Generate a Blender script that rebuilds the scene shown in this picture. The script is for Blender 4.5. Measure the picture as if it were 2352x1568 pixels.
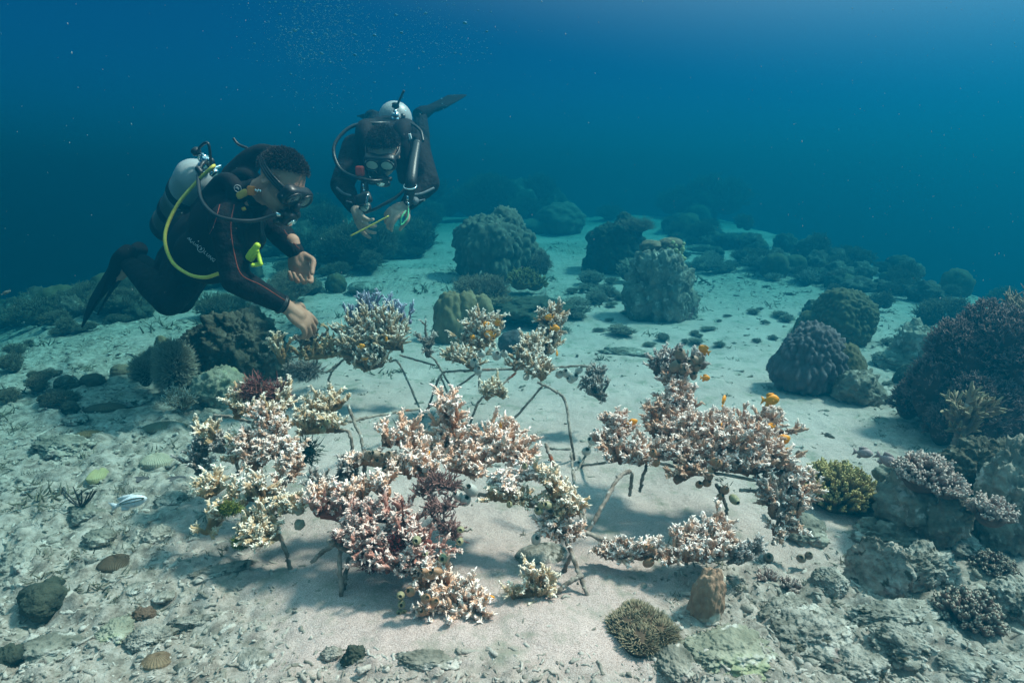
import bpy, bmesh, math, random
import numpy as np
from mathutils import Vector, Matrix

for o in list(bpy.data.objects):
    bpy.data.objects.remove(o)
S = bpy.context.scene
C = S.collection
R_ = math.radians

# ------------------------------------------------------------------ camera
PITCH = R_(14.0)
CAM_H = 1.0
cd = bpy.data.cameras.new("camera")
cd.sensor_width = 36.0
cd.lens = 18.0 / math.tan(R_(40.0))
cd.clip_start = 0.05
cd.clip_end = 500.0
cam = bpy.data.objects.new("camera", cd)
C.objects.link(cam)
cam.location = (0, 0, CAM_H)
cam.rotation_euler = (math.pi / 2 - PITCH, 0, 0)
S.camera = cam

# ------------------------------------------------------------------ sky and sun
SUN = Vector((0.56, 0.12, 0.82)).normalized()
w = bpy.data.worlds.new("World")
S.world = w
w.use_nodes = True
nt = w.node_tree
nt.nodes.clear()
sky = nt.nodes.new("ShaderNodeTexSky")
sky.sky_type = 'NISHITA'
sky.sun_disc = False
sky.sun_elevation = math.asin(SUN.z)
sky.sun_rotation = math.atan2(SUN.x, SUN.y)
sky.air_density = 1.0
sky.dust_density = 0.6
wm = nt.nodes.new("ShaderNodeMix")            # daylight filtered blue by the metres of sea above
wm.data_type = 'RGBA'
wm.blend_type = 'MULTIPLY'
wm.inputs[0].default_value = 1.0
wm.inputs[7].default_value = (0.003, 0.047, 0.096, 1)
bg = nt.nodes.new("ShaderNodeBackground")
bg.inputs[1].default_value = 0.12
wo = nt.nodes.new("ShaderNodeOutputWorld")
# added fill glow overhead, shaped as the sky window a diver sees above
tcw = nt.nodes.new("ShaderNodeTexCoord")
sep = nt.nodes.new("ShaderNodeSeparateXYZ")
dts = nt.nodes.new("ShaderNodeVectorMath")    # the added glow leans towards the sun
dts.operation = 'DOT_PRODUCT'
dts.inputs[1].default_value = tuple(SUN)
ma1 = nt.nodes.new("ShaderNodeMath")
ma1.operation = 'MULTIPLY'
ma1.inputs[1].default_value = 0.8
ma2 = nt.nodes.new("ShaderNodeMath")
ma2.operation = 'MULTIPLY_ADD'
ma2.inputs[1].default_value = 0.4
mrg = nt.nodes.new("ShaderNodeMapRange")
mrg.interpolation_type = 'SMOOTHSTEP'
mrg.inputs[1].default_value = 0.26
mrg.inputs[2].default_value = 1.0
wa = nt.nodes.new("ShaderNodeMix")
wa.data_type = 'RGBA'
wa.blend_type = 'ADD'
wa.inputs[7].default_value = (4.0, 2.9, 2.9, 1)
nt.links.new(tcw.outputs["Generated"], sep.inputs[0])
nt.links.new(tcw.outputs["Generated"], dts.inputs[0])
nt.links.new(sep.outputs[2], ma1.inputs[0])
nt.links.new(dts.outputs["Value"], ma2.inputs[0])
nt.links.new(ma1.outputs[0], ma2.inputs[2])
nt.links.new(ma2.outputs[0], mrg.inputs[0])
nt.links.new(mrg.outputs[0], wa.inputs[0])
nt.links.new(sky.outputs[0], wm.inputs[6])
nt.links.new(wm.outputs[2], wa.inputs[6])
nt.links.new(wa.outputs[2], bg.inputs[0])
nt.links.new(bg.outputs[0], wo.inputs[0])

sd = bpy.data.lights.new("sun", 'SUN')
sd.energy = 5.0
sd.angle = R_(7.0)
sd.color = (1.0, 0.385, 0.34)
sun = bpy.data.objects.new("sun", sd)
C.objects.link(sun)
sun.rotation_euler = (-SUN).to_track_quat('-Z', 'Y').to_euler()
sun.location = (6, -2, 10)

S.view_settings.view_transform = 'Standard'
S.view_settings.look = 'None'
S.view_settings.gamma = 1.0
S.view_settings.exposure = 2.3
S.cycles.use_denoising = True
try:
    S.cycles.denoiser = 'OPENIMAGEDENOISE'
except Exception:
    pass
S.cycles.max_bounces = 6
S.cycles.diffuse_bounces = 2
S.cycles.glossy_bounces = 2
S.cycles.transmission_bounces = 4
S.cycles.volume_bounces = 1
S.cycles.transparent_max_bounces = 8
S.cycles.caustics_reflective = False
S.cycles.caustics_refractive = False
S.cycles.use_adaptive_sampling = False

# ------------------------------------------------------------------ haze: the sea water itself
SIG_S = np.array((0.0006, 0.033, 0.055))       # scattering per metre
SIG_T = np.array((0.450, 0.178, 0.182))       # extinction per metre
HZ_TOP = 1.88


def haze_material():
    m = bpy.data.materials.new("sea_water_haze")
    m.use_nodes = True
    t = m.node_tree
    t.nodes.clear()
    out = t.nodes.new("ShaderNodeOutputMaterial")
    v = t.nodes.new("ShaderNodeVolumePrincipled")
    D = 0.48
    col = SIG_S / D
    fac = (SIG_T - SIG_S) / (D * (1 - col))
    ab = np.clip(1 - fac, 0, 1) ** 2
    v.inputs["Color"].default_value = (*col, 1)
    v.inputs["Absorption Color"].default_value = (*ab, 1)
    v.inputs["Density"].default_value = D
    v.inputs["Anisotropy"].default_value = 0.70
    t.links.new(v.outputs[0], out.inputs["Volume"])
    return m


# ------------------------------------------------------------------ picture-to-world helpers
FD = 1176 / math.tan(R_(40.0))
CA, SA = math.cos(PITCH), math.sin(PITCH)


def ray(u, v):
    x = (u - 1176) / FD
    k = (784 - v) / FD
    return np.array((x, CA + k * SA, -SA + k * CA))


def P(u, v, Y):
    d = ray(u, v)
    return np.array((0, 0, CAM_H)) + d * (Y / d[1])


def mpp(v, Y):                                  # metres per picture unit at depth Y
    return Y / ray(1176, v)[1] / FD


# ------------------------------------------------------------------ noise
def _h(ix, iy, iz, s):
    n = (ix.astype(np.int64) * 374761393 + iy.astype(np.int64) * 668265263 + iz.astype(np.int64) * 1274126177 + s * 974711) & 0xFFFFFFFF
    n = ((n ^ (n >> 13)) * 1274126177) & 0xFFFFFFFF
    n = ((n ^ (n >> 16)) * 2246822519) & 0xFFFFFFFF
    n = n ^ (n >> 15)
    return (n & 0xFFFFFF) / float(0xFFFFFF)


def vnoise(p, s=0):
    p = np.asarray(p, float)
    i = np.floor(p)
    f = p - i
    f = f * f * f * (f * (f * 6 - 15) + 10)
    ix, iy, iz = (i[:, k].astype(np.int64) for k in range(3))
    r = 0
    for a in (0, 1):
        for b in (0, 1):
            for c in (0, 1):
                wgt = (f[:, 0] if a else 1 - f[:, 0]) * (f[:, 1] if b else 1 - f[:, 1]) * (f[:, 2] if c else 1 - f[:, 2])
                r = r + wgt * _h(ix + a, iy + b, iz + c, s)
    return r * 2 - 1


def fbm(p, o=4, s=0, g=0.5):
    r = 0
    a = 1
    p = np.asarray(p, float)
    for k in range(o):
        r = r + a * vnoise(p * (2.03 ** k) + 17.3 * k, s + k)
        a *= g
    return r


def worley(p, s=0):
    p = np.asarray(p, float)
    i = np.floor(p).astype(np.int64)
    f1 = np.full(len(p), 9.0)
    f2 = np.full(len(p), 9.0)
    for a in (-1, 0, 1):
        for b in (-1, 0, 1):
            for c in (-1, 0, 1):
                q = i + np.array((a, b, c))
                o = np.stack([_h(q[:, 0], q[:, 1], q[:, 2], s + k) for k in (1, 2, 3)], 1)
                d = np.sqrt((((q + o) - p) ** 2).sum(1))
                n = d < f1
                f2 = np.where(n, f1, np.minimum(f2, d))
                f1 = np.where(n, d, f1)
    return f1, f2


def sstep(a, b, x):
    t = np.clip((x - a) / (b - a), 0, 1)
    return t * t * (3 - 2 * t)


# ------------------------------------------------------------------ terrain
def rubble_mask(x, y):
    q = x / np.maximum(y, 0.3)
    n = fbm(np.stack([x * 1.1, y * 1.1, 0 * x], 1), 3, 5) * 0.22
    left = sstep(-0.34, -0.54, q + n * 0.8)
    rb = sstep(0.24, 0.46, q + n) * sstep(1.75, 1.35, y + n * 0.7)
    bot = sstep(1.16, 1.03, y + n * 0.5) * 0.8
    far = sstep(4.0, 6.0, y) * sstep(-0.05, 0.35, n * 4 + 0.15)
    rr = sstep(0.5, 0.75, q + n) * 0.5
    return np.clip(np.maximum.reduce([left, rb, bot, far * 0.8, rr]), 0, 1)


def terrain(x, y, fine=False):
    x = np.atleast_1d(np.asarray(x, float))
    y = np.atleast_1d(np.asarray(y, float))
    z = 0.05 * np.clip(y - 4, 0, 9) - 0.14 * np.clip(y - 13, 0, 60)
    d = np.clip(x - np.minimum(1.5 + 0.5 * np.maximum(y, 0), 3.9), 0, 60)
    z = z - 0.35 * d * d / (1 + 0.45 * d)
    d = np.clip(-np.minimum(1.7 + 0.34 * np.maximum(y, 0), 3.7) - x, 0, 60)
    z = z - 0.40 * d * d / (1 + 0.45 * d)
    z = np.maximum(z, -6 + 0.02 * z)
    q = np.stack([x, y, 0 * x], 1)
    z = z + 0.035 * fbm(q * 0.8, 2, 3) + 0.012 * fbm(q * 2.7, 2, 4)
    if fine:
        m = rubble_mask(x, y)
        z = z + 0.004 * fbm(q * 14, 3, 8) + 0.0018 * fbm(q * 60, 2, 9)
        f1, f2 = worley(q * np.array((9, 9, 1)) + 0.5 * fbm(q * 6, 2, 2)[:, None], 3)
        z = z + m * (0.034 * (0.5 - f1) + 0.022 * np.abs(fbm(q * 9, 3, 21)) + 0.016 * np.abs(fbm(q * 24, 3, 22)) - 0.012)
        g1, g2 = worley(q * np.array((24, 24, 1)), 7)
        z = z + (0.12 + m) * 0.016 * np.maximum(0, 0.45 - g1) * sstep(-0.2, 0.5, fbm(q * 3, 2, 31))
    return z


_T = 0.5 * 1.02 ** np.arange(190)


def G(u, v):                                    # where the sight line meets the seabed
    d = ray(u, v)
    T = _T
    for _ in range(3):
        p = d[None] * T[:, None]
        below = CAM_H + p[:, 2] < terrain(p[:, 0], p[:, 1])
        i = int(np.argmax(below)) if below.any() else len(T) - 1
        i = max(i, 1)
        T = np.linspace(T[i - 1], T[i], 24)
    return np.array((0, 0, CAM_H)) + d * T[12]


# ------------------------------------------------------------------ mesh collecting
class MB:
    def __init__(s):
        s.v = []
        s.t = []
        s.q = []
        s.a = []
        s.n = 0

    def add(s, v, tri=None, quad=None, tip=0.0):
        v = np.asarray(v, float).reshape(-1, 3)
        s.v.append(v)
        s.a.append(np.broadcast_to(np.asarray(tip, float).reshape(-1) if np.ndim(tip) else np.array([tip]), (len(v),)))
        if tri is not None and len(tri):
            s.t.append(np.asarray(tri, np.int64).reshape(-1, 3) + s.n)
        if quad is not None and len(quad):
            s.q.append(np.asarray(quad, np.int64).reshape(-1, 4) + s.n)
        s.n += len(v)
        return s

    def arrays(s):
        v = np.concatenate(s.v)
        t = np.concatenate(s.t) if s.t else np.zeros((0, 3), np.int64)
        q = np.concatenate(s.q) if s.q else np.zeros((0, 4), np.int64)
        return v, t, q, np.concatenate(s.a)

    def mesh(s, name, origin=(0, 0, 0), smooth=True):
        v, t, q, a = s.arrays()
        v = v - np.asarray(origin, float)
        me = bpy.data.meshes.new(name)
        me.vertices.add(len(v))
        me.vertices.foreach_set("co", v.astype(np.float32).ravel())
        nl = len(t) * 3 + len(q) * 4
        me.loops.add(nl)
        me.loops.foreach_set("vertex_index", np.concatenate([t.ravel(), q.ravel()]).astype(np.int32))
        me.polygons.add(len(t) + len(q))
        st = np.concatenate([np.arange(len(t)) * 3, len(t) * 3 + np.arange(len(q)) * 4]).astype(np.int32)
        me.polygons.foreach_set("loop_start", st)
        me.update(calc_edges=True)
        me.validate()
        if smooth:
            me.polygons.foreach_set("use_smooth", np.ones(len(me.polygons), bool))
        at = me.attributes.new("tip", 'FLOAT', 'POINT')
        at.data.foreach_set("value", a.astype(np.float32))
        return me

    def build(s, name, m, parent=None, loc=None, smooth=True):
        """link as ONE object; vertices are world coordinates; loc = origin"""
        if loc is not None:
            org = np.array(loc, float)
        else:
            org = np.array(parent["_org"]) if parent is not None else np.zeros(3)
        me = s.mesh(name, org, smooth)
        me.materials.append(m)
        o = bpy.data.objects.new(name, me)
        C.objects.link(o)
        if parent is not None:
            o.parent = parent
            ab = np.array(parent["_org"])
            o.location = org - ab
        else:
            o.location = org
        o["_org"] = [float(x) for x in org]
        return o


def tag(o, label, cat, group=None):
    o["label"] = label
    o["category"] = cat
    if group:
        o["group"] = group
    return o


def kind(o, k):
    o["kind"] = k
    return o


def thing(name, label, cat, loc, group=None):
    o = bpy.data.objects.new(name, None)
    C.objects.link(o)
    o.location = loc
    o.empty_display_size = 0.05
    o["_org"] = [float(x) for x in loc]
    return tag(o, label, cat, group)


def copy_tree(o, parent=None):
    c = o.copy()
    C.objects.link(c)
    c.parent = parent
    for ch in o.children:
        copy_tree(ch, c)
    return c


# ------------------------------------------------------------------ shapes
def norm(a):
    a = np.asarray(a, float)
    return a / np.maximum(np.linalg.norm(a, axis=-1, keepdims=True), 1e-9)


def tubes(mb, pts, rad, k=6, tip=0.0, caps=False, rng=None, lump=0.0):
    """pts (n,m,3), rad (n,m)"""
    pts = np.asarray(pts, float)
    if pts.ndim == 2:
        pts = pts[None]
    n, m, _ = pts.shape
    rad = np.broadcast_to(np.asarray(rad, float), (n, m))
    tg = np.empty_like(pts)
    tg[:, 1:-1] = pts[:, 2:] - pts[:, :-2]
    tg[:, 0] = pts[:, 1] - pts[:, 0]
    tg[:, -1] = pts[:, -1] - pts[:, -2]
    tg = norm(tg)
    ref = np.where(np.abs(tg[:, :1, 2:3]) > 0.8, np.array((1.0, 0.13, 0)), np.array((0.05, 0.1, 1.0)))
    ref = np.broadcast_to(ref, pts.shape)
    a = norm(np.cross(tg, ref))
    b = np.cross(tg, a)
    th = np.arange(k) * 2 * np.pi / k
    off = a[:, :, None, :] * np.cos(th)[None, None, :, None] + b[:, :, None, :] * np.sin(th)[None, None, :, None]
    rr = rad[:, :, None, None]
    if lump and rng is not None:
        rr = rr * (1 + lump * rng.uniform(-1, 1, (n, m, k, 1)))
    v = pts[:, :, None, :] + off * rr
    idx = np.arange(n * m * k).reshape(n, m, k)
    i2 = np.roll(idx, -1, 2)
    q = np.stack([idx[:, :-1], i2[:, :-1], i2[:, 1:], idx[:, 1:]], -1).reshape(-1, 4)
    tp = np.broadcast_to(np.asarray(tip, float), (n, m)) if np.ndim(tip) else np.full((n, m), tip)
    tp = np.repeat(tp[:, :, None], k, 2).ravel()
    V = v.reshape(-1, 3)
    tri = np.zeros((0, 3), np.int64)
    if caps:
        c0 = pts[:, 0] - tg[:, 0] * rad[:, :1] * 0.35
        c1 = pts[:, -1] + tg[:, -1] * rad[:, -1:] * 0.35
        base = n * m * k
        t0 = np.stack([np.repeat(base + np.arange(n), k).reshape(n, k), i2[:, 0], idx[:, 0]], -1).reshape(-1, 3)
        t1 = np.stack([np.repeat(base + n + np.arange(n), k).reshape(n, k), idx[:, -1], i2[:, -1]], -1).reshape(-1, 3)
        V = np.concatenate([V, c0, c1])
        tp = np.concatenate([tp, tp[:n * m * k].reshape(n, m, k)[:, 0, 0], tp[:n * m * k].reshape(n, m, k)[:, -1, 0]])
        tri = np.concatenate([t0, t1])
    mb.add(V, tri, q, tp)
    return mb


def spline(pts, n):
    pts = np.asarray(pts, float)
    m = len(pts)
    if m == 2:
        t = np.linspace(0, 1, n)[:, None]
        return pts[0] * (1 - t) + pts[1] * t
    ext = np.concatenate([[2 * pts[0] - pts[1]], pts, [2 * pts[-1] - pts[-2]]])
    seg = np.linspace(0, m - 1 - 1e-6, n)
    i = seg.astype(int)
    f = (seg - i)[:, None]
    p0, p1, p2, p3 = ext[i], ext[i + 1], ext[i + 2], ext[i + 3]
    return 0.5 * (2 * p1 + (p2 - p0) * f + (2 * p0 - 5 * p1 + 4 * p2 - p3) * f ** 2 + (3 * p1 - p0 - 3 * p2 + p3) * f ** 3)


def hose(mb, pts, r, n=None, k=8, caps=True):
    pts = np.asarray(pts, float)
    n = n or 8 * len(pts)
    p = spline(pts, n)
    if np.ndim(r):
        rr = np.interp(np.linspace(0, 1, n), np.linspace(0, 1, len(r)), r)
    else:
        rr = np.full(n, r)
    return tubes(mb, p[None], rr[None], k, caps=caps)


_ICO = {}


def ico(sub):
    if sub not in _ICO:
        bm = bmesh.new()
        bmesh.ops.create_icosphere(bm, subdivisions=sub, radius=1.0)
        bm.verts.ensure_lookup_table()
        v = np.array([x.co[:] for x in bm.verts])
        f = np.array([[l.index for l in x.verts] for x in bm.faces])
        bm.free()
        _ICO[sub] = (v, f)
    return _ICO[sub]


def ball(mb, c, r, sub=2, B=None, tip=0.0):
    v, f = ico(sub)
    v = v * np.asarray(r, float)
    if B is not None:
        v = v @ np.asarray(B)
    return mb.add(v + np.asarray(c), f, None, tip)


def box(mb, c, h, B=None, bev=0.15):
    """rounded box: a subdivided cube pushed towards a superellipsoid"""
    v, f = ico(3)
    p = 1.0 / bev if bev < 0.5 else 2.0
    s = (np.abs(v) ** 6).sum(1) ** (-1 / 6.0)
    v = v * s[:, None] * np.asarray(h, float)
    if B is not None:
        v = v @ np.asarray(B)
    return mb.add(v + np.asarray(c), f)


def basis(f, u):
    """rows: right, forward, up"""
    f = norm(f)
    u = np.asarray(u, float)
    u = norm(u - f * np.dot(u, f))
    return np.stack([np.cross(f, u), f, u])


def lathe(mb, prof, c, axis=(0, 0, 1), k=16, tip=0.0):
    """prof: list of (r, h) along axis"""
    ax = norm(axis)
    ref = np.array((1.0, 0.2, 0)) if abs(ax[2]) > 0.8 else np.array((0, 0, 1.0))
    a = norm(np.cross(ax, ref))
    b = np.cross(ax, a)
    th = np.arange(k) * 2 * np.pi / k
    ring = np.cos(th)[:, None] * a + np.sin(th)[:, None] * b
    pr = np.asarray(prof, float)
    v = (np.asarray(c) + ax * pr[:, 1:2])[:, None, :] + ring[None] * pr[:, 0][:, None, None]
    m = len(pr)
    idx = np.arange(m * k).reshape(m, k)
    i2 = np.roll(idx, -1, 1)
    q = np.stack([idx[:-1], i2[:-1], i2[1:], idx[1:]], -1).reshape(-1, 4)
    tp = np.repeat(np.asarray(tip, float), k) if np.ndim(tip) else tip
    return mb.add(v.reshape(-1, 3), None, q, tp)


# ------------------------------------------------------------------ materials
MATS = {}


def mat(name, lo, hi, scale=6.0, rough=0.8, bump=0.3, bscale=40.0, tips=None, metal=0.0, spec=0.3, extra=None, detail=6, bdist=0.01, contrast=(0.35, 0.65), tipmid=0.5):
    """procedural colour: noise between lo and hi; tips = (mid, end) pigment along attribute 'tip'"""
    m = bpy.data.materials.new(name)
    m.use_nodes = True
    t = m.node_tree
    N, L = t.nodes, t.links
    b = N["Principled BSDF"]
    b.inputs["Roughness"].default_value = rough
    b.inputs["Metallic"].default_value = metal
    b.inputs["Specular IOR Level"].default_value = spec
    tc = N.new("ShaderNodeTexCoord")
    nz = N.new("ShaderNodeTexNoise")
    nz.inputs["Scale"].default_value = scale
    nz.inputs["Detail"].default_value = detail
    nz.inputs["Roughness"].default_value = 0.6
    L.new(tc.outputs["Object"], nz.inputs["Vector"])
    rp = N.new("ShaderNodeValToRGB")
    rp.color_ramp.elements[0].position, rp.color_ramp.elements[1].position = contrast
    rp.color_ramp.elements[0].color = (*lo, 1)
    rp.color_ramp.elements[1].color = (*hi, 1)
    L.new(nz.outputs["Fac"], rp.inputs[0])
    col = rp.outputs[0]
    if extra:                                    # (colour, scale, threshold) patches
        for (ec, es, et) in extra:
            n2 = N.new("ShaderNodeTexNoise")
            n2.inputs["Scale"].default_value = es
            n2.inputs["Detail"].default_value = 4
            L.new(tc.outputs["Object"], n2.inputs["Vector"])
            r2 = N.new("ShaderNodeValToRGB")
            r2.color_ramp.elements[0].position, r2.color_ramp.elements[1].position = et, min(et + 0.06, 1)
            L.new(n2.outputs["Fac"], r2.inputs[0])
            mx = N.new("ShaderNodeMix")
            mx.data_type = 'RGBA'
            L.new(r2.outputs[0], mx.inputs[0])
            L.new(col, mx.inputs[6])
            mx.inputs[7].default_value = (*ec, 1)
            col = mx.outputs[2]
    if tips:
        at = N.new("ShaderNodeAttribute")
        at.attribute_name = "tip"
        r3 = N.new("ShaderNodeValToRGB")
        r3.color_ramp.elements[0].position = 0.15
        r3.color_ramp.elements[0].color = (0, 0, 0, 1)
        r3.color_ramp.elements[1].position = tipmid
        mx = N.new("ShaderNodeMix")
        mx.data_type = 'RGBA'
        L.new(at.outputs["Fac"], r3.inputs[0])
        L.new(r3.outputs[0], mx.inputs[0])
        L.new(col, mx.inputs[6])
        mx.inputs[7].default_value = (*tips[0], 1)
        r4 = N.new("ShaderNodeValToRGB")
        r4.color_ramp.elements[0].position = tipmid
        r4.color_ramp.elements[0].color = (0, 0, 0, 1)
        r4.color_ramp.elements[1].position = 0.95
        m2 = N.new("ShaderNodeMix")
        m2.data_type = 'RGBA'
        L.new(at.outputs["Fac"], r4.inputs[0])
        L.new(r4.outputs[0], m2.inputs[0])
        L.new(mx.outputs[2], m2.inputs[6])
        m2.inputs[7].default_value = (*tips[1], 1)
        col = m2.outputs[2]
    L.new(col, b.inputs["Base Color"])
    if bump:
        n3 = N.new("ShaderNodeTexNoise")
        n3.inputs["Scale"].default_value = bscale
        n3.inputs["Detail"].default_value = 5
        L.new(tc.outputs["Object"], n3.inputs["Vector"])
        bp = N.new("ShaderNodeBump")
        bp.inputs["Strength"].default_value = bump
        bp.inputs["Distance"].default_value = bdist
        L.new(n3.outputs["Fac"], bp.inputs["Height"])
        L.new(bp.outputs[0], b.inputs["Normal"])
    MATS[name] = m
    return m


# ------------------------------------------------------------------ seabed
rng = np.random.default_rng(11)


def axis_pts(lo, hi, fine, fstep, grow):
    a = [fine[0]]
    while a[-1] < fine[1]:
        a.append(a[-1] + fstep)
    st = fstep
    while a[-1] < hi:
        st *= grow
        a.append(a[-1] + st)
    b = [fine[0]]
    st = fstep
    while b[-1] > lo:
        st *= grow
        b.append(b[-1] - st)
    return np.array(b[:0:-1] + a)


def seabed():
    xs = axis_pts(-38, 38, (-1.5, 1.5), 0.0085, 1.028)
    ys = axis_pts(-2.5, 38, (0.85, 2.2), 0.008, 1.022)
    X, Y = np.meshgrid(xs, ys)
    x, y = X.ravel(), Y.ravel()
    z = terrain(x, y, True)
    mb = MB()
    nx, ny = len(xs), len(ys)
    i = np.arange(nx * ny).reshape(ny, nx)
    q = np.stack([i[:-1, :-1], i[:-1, 1:], i[1:, 1:], i[1:, :-1]], -1).reshape(-1, 4)
    mb.add(np.stack([x, y, z], 1), None, q, rubble_mask(x, y))
    m = bpy.data.materials.new("coral_sand")
    m.use_nodes = True
    t = m.node_tree
    N, L = t.nodes, t.links
    b = N["Principled BSDF"]
    b.inputs["Roughness"].default_value = 0.95
    b.inputs["Specular IOR Level"].default_value = 0.1
    tc = N.new("ShaderNodeTexCoord")

    def noise(sc, det=5, r=0.6):
        n = N.new("ShaderNodeTexNoise")
        n.inputs["Scale"].default_value = sc
        n.inputs["Detail"].default_value = det
        n.inputs["Roughness"].default_value = r
        L.new(tc.outputs["Object"], n.inputs["Vector"])
        return n.outputs["Fac"]

    def ramp(src, stops):
        r = N.new("ShaderNodeValToRGB")
        e = r.color_ramp.elements
        while len(e) < len(stops):
            e.new(0.5)
        for k, (p, c) in enumerate(stops):
            e[k].position = p
            e[k].color = (*c, 1)
        L.new(src, r.inputs[0])
        return r.outputs[0]

    def mix(f, a, c, mode='MIX'):
        x_ = N.new("ShaderNodeMix")
        x_.data_type = 'RGBA'
        x_.blend_type = mode
        for s_, k in ((f, 0), (a, 6), (c, 7)):
            if isinstance(s_, (int, float)):
                x_.inputs[k].default_value = s_
            elif isinstance(s_, tuple):
                x_.inputs[k].default_value = (*s_, 1)
            else:
                L.new(s_, x_.inputs[k])
        return x_.outputs[2]

    sand = ramp(noise(3.0, 8), [(0.3, (0.46, 0.345, 0.318)), (0.7, (0.61, 0.468, 0.435))])
    grains = ramp(noise(420, 2, 0.5), [(0.38, (0.62, 0.58, 0.55)), (0.52, (1, 1, 1)), (0.72, (1.25, 1.25, 1.25))])
    sand = mix(1.0, sand, grains, 'MULTIPLY')
    silt = ramp(noise(9, 8, 0.7), [(0.52, (0, 0, 0)), (0.68, (1, 1, 1))])
    sand = mix(silt, sand, (0.26, 0.24, 0.19))
    rub = ramp(noise(28, 8, 0.7), [(0.32, (0.045, 0.04, 0.03)), (0.43, (0.17, 0.15, 0.12)), (0.53, (0.33, 0.29, 0.25)), (0.7, (0.52, 0.465, 0.42))])
    at = N.new("ShaderNodeAttribute")
    at.attribute_name = "tip"
    mf = N.new("ShaderNodeMath")
    mf.operation = 'MULTIPLY'
    L.new(at.outputs["Fac"], mf.inputs[0])
    mf.inputs[1].default_value = 0.8
    col = mix(mf.outputs[0], sand, rub)
    L.new(col, b.inputs["Base Color"])
    bp = N.new("ShaderNodeBump")
    bp.inputs["Strength"].default_value = 0.7
    bp.inputs["Distance"].default_value = 0.008
    L.new(noise(85, 6, 0.7), bp.inputs["Height"])
    b2 = N.new("ShaderNodeBump")
    b2.inputs["Strength"].default_value = 0.35
    b2.inputs["Distance"].default_value = 0.003
    L.new(noise(500, 2), b2.inputs["Height"])
    L.new(bp.outputs[0], b2.inputs["Normal"])
    L.new(b2.outputs[0], b.inputs["Normal"])
    kind(mb.build("sand_ground", m), "structure")


seabed()

hz = MB()
x0, x1, y0, y1, z0, z1 = -40, 40, -3.2, 42, -8.5, HZ_TOP
hz.add([(x0, y0, z0), (x1, y0, z0), (x1, y1, z0), (x0, y1, z0), (x0, y0, z1), (x1, y0, z1), (x1, y1, z1), (x0, y1, z1)],
       None, [(3, 2, 1, 0), (4, 5, 6, 7), (0, 1, 5, 4), (1, 2, 6, 5), (2, 3, 7, 6), (3, 0, 4, 7)])
kind(hz.build("haze", haze_material(), smooth=False), "stuff")

# ------------------------------------------------------------------ materials of the reef garden
M_ROD = mat("encrusted_rod", (0.11, 0.075, 0.055), (0.40, 0.33, 0.28), 30, 0.9, 0.8, 90, extra=[((0.30, 0.07, 0.02), 9, 0.62), ((0.55, 0.52, 0.48), 26, 0.62)], bdist=0.006)
M_ACRO = mat("tan_branching_coral", (0.15, 0.062, 0.03), (0.34, 0.16, 0.085), 22, 0.8, 0.4, 160, tips=((0.6, 0.36, 0.25), (0.93, 0.79, 0.73)), tipmid=0.60, bdist=0.003)
M_ACROW = mat("white_tipped_coral", (0.14, 0.075, 0.033), (0.29, 0.165, 0.08), 22, 0.8, 0.4, 160, tips=((0.5, 0.33, 0.2), (0.92, 0.84, 0.76)), tipmid=0.60, bdist=0.003)
M_ACROY = mat("cream_branching_coral", (0.17, 0.085, 0.035), (0.33, 0.19, 0.085), 22, 0.8, 0.4, 160, tips=((0.60, 0.41, 0.24), (0.90, 0.79, 0.67)), tipmid=0.60, bdist=0.003)
M_ACROP = mat("peach_branching_coral", (0.25, 0.105, 0.05), (0.46, 0.215, 0.115), 22, 0.8, 0.4, 160, tips=((0.74, 0.45, 0.31), (0.95, 0.81, 0.74)), tipmid=0.60, bdist=0.003)
M_ACROR = mat("red_crusted_coral", (0.14, 0.026, 0.022), (0.34, 0.105, 0.08), 26, 0.85, 0.5, 160, tips=((0.48, 0.235, 0.185), (0.84, 0.65, 0.58)), tipmid=0.60, bdist=0.003)
M_ACROG = mat("dull_grey_coral", (0.07, 0.055, 0.045), (0.20, 0.16, 0.13), 22, 0.85, 0.4, 160, tips=((0.26, 0.20, 0.17), (0.60, 0.55, 0.52)), tipmid=0.6, bdist=0.003)
M_BLUE = mat("lilac_staghorn", (0.16, 0.13, 0.19), (0.28, 0.24, 0.34), 22, 0.8, 0.3, 160, tips=((0.32, 0.30, 0.42), (0.58, 0.57, 0.68)), bdist=0.003)
M_OLIVE = mat("olive_finger_coral", (0.07, 0.042, 0.010), (0.16, 0.10, 0.026), 22, 0.8, 0.5, 200, tips=((0.22, 0.14, 0.04), (0.62, 0.47, 0.20)), tipmid=0.72, bdist=0.003)
M_ALGR = mat("red_algae", (0.18, 0.085, 0.075), (0.44, 0.26, 0.23), 30, 0.9, 0.2, 160)
M_ALGG = mat("green_algae", (0.08, 0.10, 0.015), (0.22, 0.25, 0.04), 40, 0.9, 0.2, 160)


def unit_rand(rng, n):
    return norm(rng.normal(size=(n, 3)))


def branches(mb, base, d, L, r0, r1, k, m, rng, tip0, tip1, bend=0.25, up=0.15, wob=0.0):
    """tapering branches from base (n,3) along d (n,3)"""
    n = len(base)
    side = norm(np.cross(d, unit_rand(rng, n)))
    t = np.linspace(0, 1, m)
    c = base[:, None] + d[:, None] * (L[:, None] * t)[:, :, None] + side[:, None] * (bend * L[:, None] * t * t * rng.uniform(-1, 1, (n, 1)))[:, :, None]
    c[:, :, 2] += up * L[:, None] * t * t
    if wob:
        c[:, 1:] += rng.normal(size=(n, m - 1, 3)) * wob
    rr = r0[:, None] * (1 - t) + r1[:, None] * t
    rr[:, -1] *= 0.35
    tubes(mb, c, rr, k, tip=tip0 + (tip1 - tip0) * t[None, :] * np.ones((n, 1)))
    return c, rr


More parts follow.
